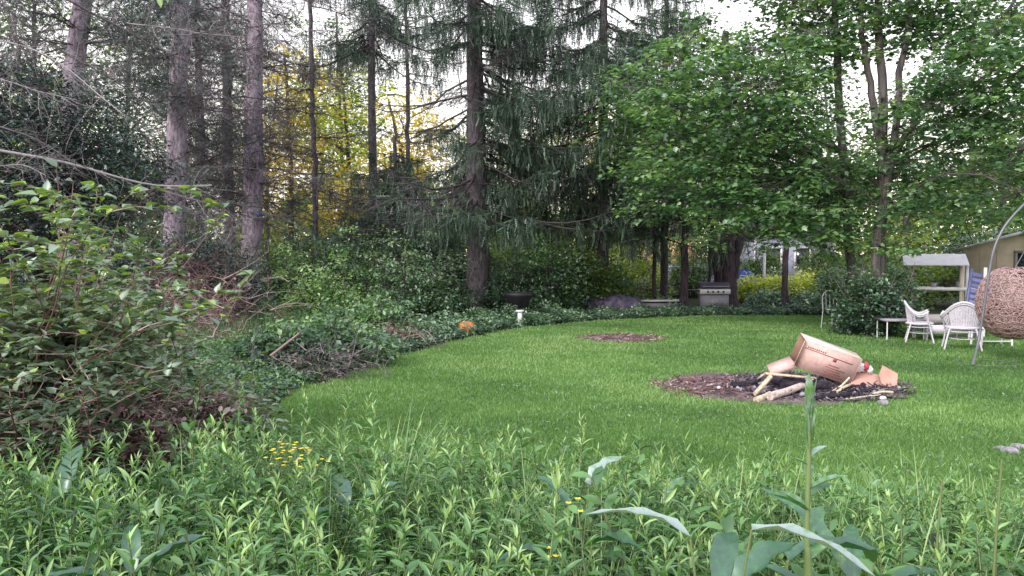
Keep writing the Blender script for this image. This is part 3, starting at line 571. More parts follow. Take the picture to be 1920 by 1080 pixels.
# ------------------------------------------------------------------ understorey shrubs behind the lawn
US = [ (610, 12.6, 1.9, 1.0, 230, 'maple', .48, 'scrubby grey green bush spilling over the left edge of the lawn'), (535, 11.6, 1.3, .8, 130, 'maple', .3, 'low green bush beside the grey twig heap'), (700, 15.6, 1.7, 1.0, 170, 'maple', .5, 'low scrubby bush left of the orange pumpkin'),
    (1010, 22.4, 2.4, 2.4, 200, 'maple', .42, 'green leafy bush below the right limbs of the central spruce'), (1080, 24.2, 2.2, 2.6, 190, 'midgreen', .4, 'green bush below the tall drooping spruce'), # px, d, w, h, n, mat, tb, label
    (545, 22.5, 2.6, 2.4, 170, 'maple', .7, 'leafy green bush right of the pine with the blue mark'), (600, 19.5, 1.9, 1.7, 160, 'maple', .85, 'bright light green bush in front of the dark bushes'),
    (680, 21.5, 2.6, 2.5, 190, 'maple', .62, 'rounded bush between the bright bush and the central spruce'), (775, 20.5, 2.5, 2.4, 220, 'under', .7, 'leafy bush with pale edged leaves left of the central trunk'),
    (840, 21.3, 1.6, 1.9, 140, 'under', .65, 'small bush touching the left side of the central trunk'), (640, 24.5, 3.6, 3.3, 190, 'maple', .5, 'tall green bush behind the bright light green bush'),
    (530, 26.5, 3.4, 3.0, 170, 'under', .3, 'tall shady bush just behind the right big pine'), (830, 26, 3.2, 3.0, 170, 'under', .3, 'tall shady bush behind the central trunk'),
    (960, 22.5, 2.0, 1.7, 130, 'under', .35, 'dark bush right of the central trunk'), (1040, 23, 2.4, 2.2, 150, 'under', .38, 'dark bush behind the white pedestal'), (1110, 25.6, 2.6, 2.3, 150, 'under', .45, 'dark bush behind the purple tarp pile'),
    (400, 22, 3.0, 2.6, 150, 'maple', .35, 'leafy bush between the two big pines'), (350, 26, 4.2, 3.6, 170, 'under', .3, 'tall dark bush behind the left big pine'), (180, 23, 4.6, 3.6, 180, 'under', .3, 'tall shady bush at far left beyond the yew'),
    (1015, 28, 4.2, 3.2, 170, 'midgreen', .4, 'tall leafy bush behind the central spruce'), (700, 31, 5, 3.6, 170, 'midgreen', .35, 'wide green bush far behind the dark low spruce'),
    (1225, 42, 5.0, 4.4, 170, 'midgreen', .45, 'tall green bush before the peach house'), (1190, 31, 3.0, 2.3, 150, 'bright', .35, 'yellow green bush lit up behind the white planter'), (1120, 34, 3.4, 2.6, 130, 'bright', .3, 'yellow green bush glimpsed left of the thin trunk'), (1300, 33, 3.0, 2.9, 130, 'midgreen', .5, 'green bush behind the straight dark trunk'),
    (1420, 29.5, 1.9, 1.15, 110, 'bright', .6, 'hosta clump in painted backlit yellow right of the grill'), (1500, 29, 2.1, 1.2, 120, 'bright', .62, 'hosta clump in painted backlit yellow between the slim trunk and the chair'), (1560, 28, 1.8, 1.3, 100, 'bright', .4, 'yellow green clump behind the white metal chair'),
    (1445, 27, 1.7, .55, 90, 'under', .5, 'low green plants along the lawn right of the grill'), (1540, 26, 2.0, .6, 90, 'under', .5, 'low green plants behind the white metal chair'), (1240, 25.7, .9, .35, 30, 'under', .6, 'low weeds beside the white planter'),
    (1640, 24, 3.0, 2.2, 140, 'midgreen', .4, 'leafy bush behind the forked maple'), (1730, 27, 4.2, 2.8, 170, 'bright', .22, 'sunlit bush behind the potting bench'), (1580, 23, 1.8, 1.7, 90, 'under', .55, 'bush left of the forked maple'),
    (1860, 26, 5, 4.0, 190, 'under', .4, 'tall dark bush behind the shed'), (1545, 38, 2.6, 3.6, 150, 'midgreen', .4, 'leafy bush hiding the right half of the lilac house'), (1425, 37, 2.2, 3.2, 130, 'midgreen', .35, 'leafy bush hiding the left corner of the lilac house'), (1600, 32, 4.2, 3.4, 130, 'midgreen', .35, 'far green bush right of the lilac house'), (1340, 40, 5, 3.0, 120, 'midgreen', .4, 'far green bush behind the grill'),]
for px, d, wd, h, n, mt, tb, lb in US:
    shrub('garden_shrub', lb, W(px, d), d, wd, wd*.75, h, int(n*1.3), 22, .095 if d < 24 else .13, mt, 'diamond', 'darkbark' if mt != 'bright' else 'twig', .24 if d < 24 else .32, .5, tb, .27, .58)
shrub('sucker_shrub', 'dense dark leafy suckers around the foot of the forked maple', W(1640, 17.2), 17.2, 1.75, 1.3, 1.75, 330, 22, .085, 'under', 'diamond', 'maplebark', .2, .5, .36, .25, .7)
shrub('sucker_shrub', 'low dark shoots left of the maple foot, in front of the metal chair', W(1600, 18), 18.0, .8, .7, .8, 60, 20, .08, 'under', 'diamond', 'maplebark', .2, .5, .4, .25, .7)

# ------------------------------------------------------------------ edge planting along the lawn (low, uncountable)
def cover(name, label, pts, width, n, hmax, leaf, mat, tb, tm='diamond', wr=.55, stems=True):
    g = Geo(); P = resample([GP(a, b) for a, b in pts], 60); i = R.random(n)*58.99; k = i.astype(int); p = P[k]+(P[k+1]-P[k])*(i-k)[:, None]
    tg = nrm(P[k+1]-P[k]); nn = np.c_[-tg[:, 1], tg[:, 0], np.zeros(n)]; off = R.random(n); p = p+nn*(off*width)[:, None]
    top = hmax*(.35+.65*np.sin(np.clip(off, 0, 1)*PI*.6))*(.75+.35*np.sin(i*1.3)*np.sin(i*.47+off*3)); p[:, 2] = top*R.random(n)**.7
    sz = leaf*R.uniform(.6, 1.3, n)
    g.leaves(p, np.c_[R.normal(size=(n, 2)), R.normal(size=n)*.4], np.c_[R.normal(size=(n, 2))*.5, np.ones(n)], sz, sz*wr, tm, tb+.18*np.sin(i*.9)+R.normal(size=n)*.22+(p[:, 2]/hmax-.5)*.4)
    return tag(g.build(name, mat), label, 'ground cover', kind='stuff')
back = [(690, 684), (760, 664), (800, 652), (860, 637), (930, 622), (1000, 612), (1100, 603)]
cover('ground_cover', 'low leafy ground cover along the curved far edge of the lawn', back, 1.3, 15000, .50, .08, 'under', .58)
cover('ground_cover', 'dark weeds at the back of the lawn below the grill', [(1090, 604), (1200, 597), (1300, 593), (1440, 591), (1620, 591)], 1.1, 12000, .32, .08, 'under', .45)
left = [(440, 800), (478, 770), (560, 732), (640, 703), (700, 682)]
cover('ground_cover', 'mixed low weeds at the left edge of the lawn', left, 2.4, 16000, .5, .06, 'maple', .5)
cover('ground_cover', 'dim leafy undergrowth on the wood floor behind the lawn', [(380, 640), (560, 620), (760, 602), (960, 594), (1100, 592)], 3.2, 20000, .6, .10, 'maple', .5)
# long grass: fine upright blades
g = Geo(); n = 9000; px = R.uniform(330, 620, n); py = R.uniform(580, 700, n); d = F*H/(py-480); x = W(px, d); ok = ~inpoly(x, d, LPd); x = x[ok]; d = d[ok]; n = len(x)
g.leaves(np.c_[x, d, np.zeros(n)], np.c_[R.normal(size=(n, 2))*.3, np.ones(n)], R.normal(size=(n, 3)), R.uniform(.25, .6, n), R.uniform(.008, .014, n), 'blade', .45+R.normal(size=n)*.25)
tag(g.build('long_grass', 'weed'), 'long uncut grass in front of the big pines at left', 'long grass', kind='stuff')

# ------------------------------------------------------------------ near left shrubs and brush
def bigshrub(label, x, y, w, dp, h, ncane, per, leaf, tb, seedlean=(0, 0), mat='bigleaf', bright=.35):
    root = thing('leafy_shrub', label, 'shrub', (x, y, 0)); g = Geo(); S = []; Dn = []; top = []
    for k in range(ncane):
        a = R.random()*2*PI; hh = h*R.uniform(.45, 1.02); dr = np.array([math.cos(a)*w*.5*R.random()+seedlean[0], math.sin(a)*dp*.5*R.random()+seedlean[1], h*.9])
        p = path((math.cos(a)*w*.18*R.random(), math.sin(a)*dp*.2*R.random(), 0), dr, hh*1.15, 12, -.05, .10); g.tube(p, np.linspace(.009, .003, 13), 5, t=R.random()*.5, caps=False)
        for j in range(9):
            i = R.integers(3, 13); sd = nrm((math.cos(R.random()*6.3), math.sin(R.random()*6.3), .25)); q = path(p[i], sd, R.uniform(.18, .5), 5, -.03, .15); g.tube(q, np.linspace(.005, .002, 6), 3, t=R.random(), caps=False)
            m = per; ii = R.integers(1, 6, m); S.append(q[ii]); Dn.append(np.tile(sd, (m, 1))); top.append(np.full(m, q[-1][2]/h))
        m = per; ii = R.integers(6, 13, m); S.append(p[ii]); Dn.append(np.tile(nrm(dr), (m, 1))*.3); top.append(p[ii][:, 2]/h)
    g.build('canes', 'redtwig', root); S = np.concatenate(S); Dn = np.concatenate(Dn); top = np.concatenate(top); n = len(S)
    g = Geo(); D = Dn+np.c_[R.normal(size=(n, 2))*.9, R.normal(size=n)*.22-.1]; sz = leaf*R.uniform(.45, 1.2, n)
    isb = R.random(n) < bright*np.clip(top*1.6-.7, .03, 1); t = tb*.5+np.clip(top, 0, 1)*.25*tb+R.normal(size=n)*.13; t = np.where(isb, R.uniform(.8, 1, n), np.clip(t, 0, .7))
    g.leaves(S, D, np.c_[R.normal(size=(n, 2))*.33, np.ones(n)], sz, sz*R.uniform(.48, .68, n), 'heart', t); g.build('foliage', mat, root); return root
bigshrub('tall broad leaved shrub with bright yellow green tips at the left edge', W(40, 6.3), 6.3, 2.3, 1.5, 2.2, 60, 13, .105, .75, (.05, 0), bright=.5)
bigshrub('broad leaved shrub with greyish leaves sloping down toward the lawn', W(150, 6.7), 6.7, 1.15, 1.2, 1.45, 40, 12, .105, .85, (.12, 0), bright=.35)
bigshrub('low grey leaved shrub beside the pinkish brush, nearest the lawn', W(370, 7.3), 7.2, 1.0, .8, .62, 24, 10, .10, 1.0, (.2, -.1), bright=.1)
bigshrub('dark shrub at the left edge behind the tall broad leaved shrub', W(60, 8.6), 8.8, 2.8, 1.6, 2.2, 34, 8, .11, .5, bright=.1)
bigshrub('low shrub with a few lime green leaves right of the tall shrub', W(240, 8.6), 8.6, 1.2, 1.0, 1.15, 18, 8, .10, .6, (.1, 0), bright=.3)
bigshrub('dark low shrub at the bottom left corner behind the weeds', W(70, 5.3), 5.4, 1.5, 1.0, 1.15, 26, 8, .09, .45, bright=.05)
def brush(label, x, y, w, dp, h, n, mat, tb, leaves=0):
    root = thing('brush_pile', label, 'brush pile', (x, y, 0)); g = Geo()
    S = np.c_[R.normal(size=n)*w*.3, R.normal(size=n)*dp*.3, R.random(n)**1.5*h]; D = np.c_[R.normal(size=(n, 2)), R.normal(size=n)*.45+.25]
    sprays(g, S, D, R.uniform(.25, .9, n)*max(h, .7), .2, .007, np.clip(tb+R.normal(size=n)*.3, 0, 1), 0, -.06, 2); g.build('twigs', mat, root)
    if leaves:
        g = Geo(); m = leaves; P = np.c_[R.normal(size=m)*w*.32, R.normal(size=m)*dp*.32, R.random(m)**1.4*h]; g.leaves(P, R.normal(size=(m, 3))*[1, 1, .5], np.c_[R.normal(size=(m, 2))*.5, np.ones(m)], R.uniform(.04, .09, m), R.uniform(.02, .05, m), 'oval', R.random(m)); g.build('dead_leaves', 'deadleaf', root)
    return root
brush('pinkish heap of dead twigs and leaves under the grey leaved shrub', W(280, 6.6), 6.55, 1.0, .8, .55, 260, 'redtwig', .5, 1500)
brush('reddish brown brush pile in front of the pine with the blue mark', W(370, 13.5), 13.5, 1.7, 1.3, 1.35, 260, 'redtwig', .55, 300)
brush('grey twig heap with a long pole at the lawn edge', W(575, 10.9), 11.1, 1.4, .8, .40, 170, 'twig', .6, 200)
brush('low brown twig heap left of the orange ball', W(715, 14.6), 15, 1.4, .8, .35, 160, 'redtwig', .5, 200)
brush('rusty red brush heap higher up between the big pines', W(365, 17.5), 17, 1.8, 1.0, 1.9, 260, 'redtwig', .2, 500)
# long bare pole lying on the grey heap
g = Geo(); p = resample([PP(505, 668, 10.6), PP(560, 625, 10.8)], 6)
p0 = p[0].copy(); g.tube(p-p0, np.linspace(.018, .012, 6), 6, t=.6); o = g.build('bare_pole', 'redtwig'); o.location = tuple(p0); tag(o, 'long brown pole slanting out of the grey twig heap', 'pole')

# ------------------------------------------------------------------ foreground weeds
def weedpoly(px): return np.interp(px, [-200, 0, 300, 450, 640, 1000, 1300, 1600, 1900, 2100], [5.4, 5.5, 5.8, 5.9, 5.5, 5.1, 4.9, 4.7, 4.5, 4.3])
def golden(gs, gl, h, base=np.zeros(3), sc_=1., low=False):
    p = path(base, (R.normal()*.12, R.normal()*.12, 1), h, 7, 0, .07); gs.tube(p, np.linspace(.004, .0018, 8), 4 if low else 5, t=R.random()*.6+.3, caps=False)
    n = int(h*46)+8; s = np.linspace(.2, 1, n)+R.normal(size=n)*.012; s = np.clip(s, 0, 1); P = np.c_[[np.interp(s*7, np.arange(8), p[:, c]) for c in range(3)]].T
    a = np.arange(n)*2.4+R.random()*6; up = np.clip((s-.55)*2.6, .0, 1.6)+np.where(s > .93, 1.2, 0)+R.normal(size=n)*.22; D = np.c_[np.cos(a), np.sin(a), up+.30]
    L = np.where(s > .9, R.uniform(.035, .06, n), R.uniform(.05, .105, n)*(1.1-.25*s))*sc_
    bt = R.uniform(-.08, .30)
    gl.leaves(P, D, np.c_[R.normal(size=(n, 2))*.35, np.ones(n)], L, L*R.uniform(.14, .25, n), 'lance', bt+.02+.56*s**2.2+.28*(s > .86)+R.normal(size=n)*.16, bend=R.uniform(.0, 1.6, n)*(1.3-.6*s))  # leaf tint rises up the stem, painting sky highlights on tops, dark gaps below
def mint(gs, gl, h, base=np.zeros(3)):
    p = path(base, (R.normal()*.12, R.normal()*.12, 1), h, 6, 0, .05); gs.tube(p, np.linspace(.004, .002, 7), 4, t=.5, caps=False)
    n = int(h*26)*2; s = np.repeat(np.linspace(.2, 1, n//2), 2); P = np.c_[[np.interp(s*6, np.arange(7), p[:, c]) for c in range(3)]].T; a = np.tile([0, PI], n//2)+np.repeat(np.arange(n//2)*1.4, 2)
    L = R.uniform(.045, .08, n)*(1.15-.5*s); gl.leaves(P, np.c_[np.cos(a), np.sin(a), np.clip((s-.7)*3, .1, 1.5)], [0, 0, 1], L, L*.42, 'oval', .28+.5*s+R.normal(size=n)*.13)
def tuft(gl, h, base=np.zeros(3), n=26):
    a = R.random(n)*2*PI; q = R.uniform(.05, .6, n); D = np.c_[np.cos(a)*q, np.sin(a)*q, np.ones(n)]
    P = base+np.c_[np.cos(a)*.03, np.sin(a)*.03, np.zeros(n)]; gl.leaves(P, D, -np.c_[np.cos(a), np.sin(a), np.zeros(n)]+[0, 0, .3], R.uniform(.35, 1.0, n)*h, R.uniform(.005, .010, n), 'blade', np.clip(.72+R.normal(size=n)*.25, 0, 1), bend=R.uniform(.1, 1.3, n))
variants = []
hs_ = [.48, .56, .64, .72, .54, .60, .68, .80]
for i, h in enumerate(hs_):
    gs, gl = Geo(), Geo(); golden(gs, gl, h); variants.append(('goldenrod_plant', 'upright green goldenrod stem with narrow drooping leaves in the foreground weeds', 'goldenrod stems crowding the foreground', gs, gl))
for i in range(3):
    gs, gl = Geo(), Geo(); mint(gs, gl, .42+.07*i); variants.append(('mint_plant', 'short weed with paired oval leaves among the foreground goldenrod', 'oval leaved weeds in the foreground', gs, gl))
def broadweed(gs, gl, h, base=np.zeros(3)):
    p = path(base, (R.normal()*.15, R.normal()*.15, 1), h, 6, 0, .06); gs.tube(p, np.linspace(.005, .003, 7), 4, t=.4, caps=False)
    n = int(h*22)+4; s = np.linspace(.2, 1, n); P = np.c_[[np.interp(s*6, np.arange(7), p[:, c]) for c in range(3)]].T; a = np.arange(n)*2.2+R.random()*6
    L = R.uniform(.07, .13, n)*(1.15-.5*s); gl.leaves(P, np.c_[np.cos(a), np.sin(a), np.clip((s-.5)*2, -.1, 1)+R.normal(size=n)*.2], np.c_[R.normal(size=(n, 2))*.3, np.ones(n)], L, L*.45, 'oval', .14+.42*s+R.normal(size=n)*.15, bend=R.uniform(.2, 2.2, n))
for i in range(3):
    gs, gl = Geo(), Geo(); broadweed(gs, gl, .5+.08*i); variants.append(('broad_leaved_weed', 'darker weed with broad soft leaves among the foreground goldenrod', 'darker broad leaved weeds in the foreground', gs, gl))
protos = []
def newplant(v):
    nm, lb, gr, gs, gl = v; r = thing(nm, lb, 'weed', group=gr); gs.build('stem', 'weedstem', r); gl.build('leaves', 'weed', r); return r
protos = [newplant(v) for v in variants]; used = [False]*len(protos)
pos = []; tries = 0
while len(pos) < 1300 and tries < 60000:
    tries += 1; px = R.uniform(-80, 2000); dmx = weedpoly(px)+R.normal()*.28; d = 1.9+(dmx-1.9)*math.sqrt(R.random()); x = W(px, d)
    if px < 330 and d > 4.9: continue
    if all((x-q[0])**2+(d-q[1])**2 > .075**2 for q in pos[-400:]): pos.append((x, d, px, dmx))
pos.sort(key=lambda q: q[1]); ind = 0
gs2, gl2, gg2 = Geo(), Geo(), Geo()
for i, (x, d, px, dmx) in enumerate(pos):
    edge_ = min((dmx-d)/.5, 1); right = px > 1300
    kind = R.random()
    if ind < 290 and d > 2.0 and -40 < px < 1960:
        k = int(R.integers(0, 8)) if kind < (.66 if not right else .5) else 8+int(R.integers(0, 6)); o = protos[k]
        if used[k]:
            c = o.copy(); col.objects.link(c)
            for ch in o.children: q = ch.copy(); col.objects.link(q); q.parent = c
            o = c
        used[k] = True; s = R.uniform(.62, 1.28)*(.98 if not right else .9); o.location = (x, d, 0); o.rotation_euler = (R.normal()*.13, R.normal()*.13, R.random()*6.28); o.scale = (s, s, s*(.9+.1*edge_)); ind += 1
    else:
        h = R.uniform(.32, .78)*(.62+.38*edge_)*(.86 if right else 1)+(.10 if 330 < px < 700 else 0)*R.random(); b = np.array([x, d, 0.])
        if kind < (.60 if not right else .4): golden(gs2, gl2, h, b, low=True)
        elif kind < .72: mint(gs2, gl2, h*.85, b)
        elif kind < .86: broadweed(gs2, gl2, h*.85, b)
        else: tuft(gg2, h*1.05, b, 16)
gl2.F += [(f+gl2.n, t, m+1) for f, t, m in gs2.F]; gl2.V += gs2.V; gl2.n += gs2.n
tag(gl2.build('weed_patch', ['weed', 'weedstem']), 'thick patch of green weeds behind the nearest stems', 'weeds', kind='stuff')
tag(gg2.build('meadow_grass', 'tallgrass'), 'arching meadow grass blades between the weeds', 'long grass', kind='stuff')
# grass tussocks, countable clumps, mostly to the right
spots = [(1180, 3.9), (1330, 4.0), (1400, 3.6), (1470, 4.1), (1560, 3.5), (1640, 4.0), (1700, 3.3), (1790, 3.8), (1850, 3.2), (1880, 4.2), (1260, 3.2), (1000, 4.2), (1060, 4.3), (740, 4.9), (900, 3.9), (1600, 2.9), (1130, 3.4), (1480, 3.0), (720, 5.0), (1380, 4.3), (1740, 4.3), (1540, 4.2)]
for i, (px, d) in enumerate(spots):
    if i < 5:
        g = Geo(); tuft(g, [.5, .56, .46, .6, .52][i], n=60); o = g.build('grass_tussock', 'tallgrass')
    else:
        o = tus[i % 5].copy(); col.objects.link(o)
    tus = (tus+[o]) if i and i < 5 else ([o] if i == 0 else tus)
    o.location = (W(px, d), d, 0); o.rotation_euler = (0, 0, R.random()*6.28); s = R.uniform(1.2, 1.5)*(1.1 if px < 800 else 1); o.scale = (s, s, s); tag(o, 'clump of long arching grass blades among the foreground weeds', 'grass clump', 'grass clumps among the foreground weeds')
g = Geo()
for k in range(420):
    px = R.uniform(600, 2000); d = weedpoly(px)+R.exponential(.5)-.1; tuft(g, R.uniform(.10, .26), np.array([W(px, d), d, 0.]), 9)
tag(g.build('edge_grass', 'tallgrass'), 'short ragged grass tufts where the weeds meet the lawn', 'long grass', kind='stuff')
# low leaves in dark tints, painting the shade between the weed stems
g = Geo(); n = 16000; px = R.uniform(-100, 2050, n); d = 1.6+(weedpoly(px)-1.6)*np.sqrt(R.random(n)); g.leaves(np.c_[W(px, d), d, R.uniform(0, .22, n)], R.normal(size=(n, 3)), R.normal(size=(n, 3))+[0, 0, 1], R.uniform(.03, .08, n), R.uniform(.015, .035, n), 'diamond', R.uniform(0, .6, n))
tag(g.build('low_weeds', 'weed'), 'low leaves toned dark to shade the ground under the foreground weeds', 'weeds', kind='stuff')

def dock(label, px, d, leaves, zk=1.32):
    """leaves: (azimuth, rise, length, width, tint, startheight)"""
    root = thing('dock_plant', label, 'dock plant', (W(px, d), d, 0)); g = Geo(); gs = Geo()
    for az, rise, L, wd, t, z0 in leaves:
        z0 *= zk*.72; L *= 1.15; wd *= .95; rise += .45
        D = nrm((math.cos(az), math.sin(az), rise)); s = np.array([0, 0, z0*.3]); e = np.array([D[0]*.10, D[1]*.10, z0]); gs.tube(resample([s, e], 4), .004, 5, t=.6, caps=False)
        g.leaves([e], [D], [[0, 0, 1]], [L], [wd], 'wavy', [t*.8 if t < .9 else t], bend=np.array([R.uniform(.9, 1.7)]))
    g.build('foliage', 'dock', root); gs.build('stems', 'weedstem', root); return root
dock('dock with two long pale bluish leaves lying over the weeds at lower right', 1350, 2.35, [(2.6, .25, .26, .05, .97, .62), (-.35, -.25, .30, .055, 1, .66), (1.2, .3, .25, .09, .3, .5), (-1.4, .2, .22, .08, .35, .45), (.5, .5, .24, .10, .4, .5)], 1.9)
dock('dock with a broad blue green leaf standing up beside the lawn at centre', 1085, 3.35, [(.5, 1.0, .17, .075, .93, .58), (2.4, .9, .16, .06, .35, .50), (-.8, .3, .2, .07, .4, .4), (3.4, .2, .2, .07, .3, .35)], 1.75)
dock('dock with a large dark leaf above the pale leaves at lower right', 1440, 2.7, [(.1, .1, .30, .10, .3, .70), (1.9, .5, .22, .08, .35, .5), (3.3, .3, .24, .09, .25, .45), (-1.2, -.1, .22, .1, .4, .4)])
dock('dock with tall upright grey green leaves right of the tall stalk', 1610, 2.9, [(2.2, 1.8, .32, .085, .55, .55), (.2, .6, .26, .09, .3, .45), (-1.3, .3, .24, .1, .62, .35), (3.6, .5, .2, .1, .8, .5), (1.2, .9, .26, .08, .5, .5)])
dock('dock with broad dark leaves in the bottom right corner', 1830, 2.45, [(.3, .4, .28, .11, .3, .42), (2.0, .5, .26, .1, .35, .45), (3.5, .3, .26, .11, .25, .4), (-1.2, .3, .24, .1, .4, .38), (4.2, .1, .2, .09, .85, .5)])
dock('dock with overlapping dark blue green leaves at the bottom near the tall stalk', 1640, 2.25, [(.2, .3, .24, .11, .2, .48), (1.6, .5, .24, .1, .25, .5), (3.2, .3, .26, .12, .2, .46), (-1.6, .2, .26, .11, .3, .42), (-.6, .2, .2, .09, .6, .5)])
dock('dock with broad blue green leaves at the bottom edge right of centre', 1290, 2.3, [(.2, .3, .24, .11, .1, .42), (1.6, .5, .24, .1, .15, .42), (3.2, .3, .24, .12, .1, .38), (-1.6, .2, .22, .11, .15, .40)])
dock('dock with upright pointed bluish leaves in front of the left shrubs', 105, 4.3, [(1.7, 1.8, .26, .10, .45, .45), (.6, 1.2, .24, .09, .15, .4), (2.7, .9, .22, .09, .75, .4), (-1.0, .3, .22, .1, .4, .3)], 1.25)
dock('small dock with bluish leaves at bottom left', 235, 3.2, [(.3, .6, .22, .08, .15, .45), (2.0, .9, .22, .08, .35, .42), (3.6, .6, .2, .08, .2, .4), (-1.2, .4, .2, .08, .15, .4)])
dock('dock with dark leaves behind the goldenrod left of centre', 650, 4.0, [(.3, .9, .2, .09, .4, .45), (2.0, .7, .2, .09, .2, .45), (3.6, .4, .2, .1, .15, .4)])
dock('dock with a curled pale leaf left of the goldenrod tips near the fire pit', 1235, 3.9, [(.6, 1.4, .15, .06, .85, .50), (2.6, 1., .15, .06, .4, .45), (-.6, .6, .15, .06, .3, .4)])

# tall thick sprouting stalk
ds = 2.55; x0 = W(1522, ds)
root = thing('sprouting_stalk', 'tall thick green stalk with a pointed leafy tip standing before the cardboard', 'plant stalk', (x0, ds, 0))
g = Geo(); zt = WZ(760, ds); p = resample([(.0, 0, 0), (.012, 0, .4), (-.004, 0, .8), (.002, 0, zt)], 16); g.tube(p, np.linspace(.010, .008, 16), 8, t=.8, lump=.2)
g.tube([p[7], p[8]+[0, 0, .02], p[9]+[0, 0, .03]], [.012, .015, .010], 8, t=.9); g.build('stem', 'weedstem', root, True)
g = Geo()
for k in range(11):
    a = k*2.3; z = zt-.17+.014*k; g.leaves([(math.cos(a)*.004, 0, z)], [(math.cos(a)*.10, math.sin(a)*.10, 1)], [(-math.cos(a), -math.sin(a), .1)], [R.uniform(.09, .15)], [R.uniform(.02, .036)], 'lance', [R.uniform(.55, .9)], bend=np.array([R.uniform(-.25, .15)]))
for z, a, L, t in ((zt-.24, 1.2, .08, .7), (zt-.34, 2.6, .11, .6), (.95, -.3, .13, .75), (.88, 3.3, .15, .6), (.80, .9, .15, .55), (zt-.17, .3, .075, .95), (zt-.2, 2.9, .06, .6), (zt-.30, .1, .10, .68), (.72, .4, .12, .7), (.62, 2.8, .16, .45), (.50, 1.0, .2, .5), (.45, -1.2, .2, .4), (.5, 3.6, .22, .65)):
    g.leaves([(0, 0, z)], [(math.cos(a), math.sin(a), .7)], [(0, 0, 1)], [L], [L*.42], 'oval', [t])
g.build('leaves', 'dock', root)
for px, d, top, lb in ((1887, 2.9, 865, 'plain thin green stalk standing at the right edge of the weeds'), (1775, 3.2, 905, 'short thin green stalk left of the plain thin stalk')):
    root = thing('weed_stalk', lb, 'plant stalk', (W(px, d), d, 0)); g = Geo(); h = WZ(top, d); g.tube(resample([(-.03, 0, 0), (-.02, 0, h*.6), (0, 0, h)], 8), np.linspace(.008, .004, 8), 6, t=.6); g.build('stem', 'weedstem', root, True)
    g = Geo(); n = 8; z = R.uniform(.1, h*.5, n); a = R.random(n)*6.28; g.leaves(np.c_[np.full(n, -.025), np.zeros(n), z], np.c_[np.cos(a), np.sin(a), np.ones(n)*.8], [0, 0, 1], R.uniform(.08, .14, n), .022, 'lance', R.random(n)); g.build('leaves', 'weed', root)
# yellow flowers
yf = [(505, 845), (520, 833), (535, 850), (548, 838), (560, 856), (540, 866), (528, 858), (572, 846), (515, 870), (552, 822), (600, 858), (1085, 935), (1030, 1040)]
for i, (px, py) in enumerate(yf):
    d = 4.3 if px < 700 else 2.9; z = WZ(py, d); d += R.normal()*.08
    if i == 0:
        root = thing('buttercup', 'small yellow flower on a thin stem above the weeds', 'flower', group='yellow flowers among the weeds'); g = Geo(); g.tube(resample([(.03, 0, -.35), (0, 0, 0)], 5), .0016, 4, t=.6); g.build('stem', 'weedstem', root)
        g = Geo()
        for b in ((0, 0, 0), (.03, .02, -.02), (-.03, .01, -.035)):
            a = np.arange(5)*2*PI/5; g.leaves(np.tile(b, (5, 1)), np.c_[np.cos(a), np.sin(a), np.full(5, .5)], [0, 0, 1], .016, .014, 'diamond', 1)
        g.build('petals', 'yellow', root); fl = root; o = root
    else:
        o = fl.copy(); col.objects.link(o)
        for ch in fl.children: q = ch.copy(); col.objects.link(q); q.parent = o
    o.location = (W(px, d), d, z); o.rotation_euler = (0, 0, R.random()*6)

# ------------------------------------------------------------------ fire pit contents
def bar(name, label, cat, a, b, r, mat, n=8, squash=None, wedge=None):
    a, b = np.array(a), np.array(b); c = (a+b)/2; g = Geo()
    if squash:
        L = np.linalg.norm(b-a); dx = nrm(b-a); s = nrm(np.cross([0, 0, 1], dx)); u = np.cross(dx, s); g.box((0, 0, 0), (L, squash[0], squash[1]), np.c_[dx, s, u])
    else: g.tube(resample([a-c, (R.normal(size=3)*.012), b-c], 8), np.linspace(r, r*.85, 8), n, lump=.14)
    o = g.build(name, mat, None, not squash); o.location = tuple(c); return tag(o, label, cat)
dp = PIT[1]
def Q(px, py, d): return PP(px, py, d)
def QG(px, py, h): return PP(px, py, (H-h)*F/(py-480))
bar('log', 'thick pale round log in front of the tilted cardboard box', 'log', QG(1446, 745, .06), QG(1524, 716, .13), .05, 'log')
bar('board', 'pale board leaning from the ash up to the cardboard flap', 'board', QG(1416, 743, .02), QG(1448, 706, .24), 0, 'wood', squash=(.055, .03))
bar('board', 'long flat board lying under the cardboard box', 'board', QG(1438, 701, .26), QG(1532, 710, .20), 0, 'wood', squash=(.07, .022))
bar('board', 'short board sticking out left of the leaning board', 'board', QG(1424, 712, .12), QG(1440, 700, .22), 0, 'wood', squash=(.05, .02))
bar('log', 'short split log end at the left tip of the thick log', 'log', QG(1421, 752, .03), QG(1446, 740, .05), .04, 'wood')
bar('stick', 'bent stick leaning below the right end of the box', 'stick', QG(1558, 738, .02), QG(1596, 709, .2), .014, 'wood')
bar('stick', 'forked stick under the right corner of the box', 'stick', QG(1572, 737, .04), QG(1598, 722, .10), .02, 'wood')
bar('stick', 'flat pale stick at the right side of the ash', 'stick', QG(1640, 741, .03), QG(1678, 737, .04), .018, 'wood')
bar('stick', 'thin pale stick crossing the ash below the flattened cardboard', 'stick', QG(1590, 750, .03), QG(1655, 742, .05), .012, 'log')
bar('charred_log', 'black charred log left of the cardboard flap', 'charred log', QG(1375, 724, .06), QG(1425, 714, .1), .05, 'char')
bar('charred_log', 'black charred log under the box', 'charred log', QG(1470, 722, .12), QG(1560, 724, .1), .07, 'char')
bar('charred_log', 'charred log crosswise behind the thick pale log', 'charred log', QG(1450, 712, .15), QG(1500, 733, .06), .045, 'char')
bar('charred_log', 'dark burnt branch right of the tall stalk', 'charred log', QG(1530, 748, .05), QG(1600, 740, .06), .03, 'char')
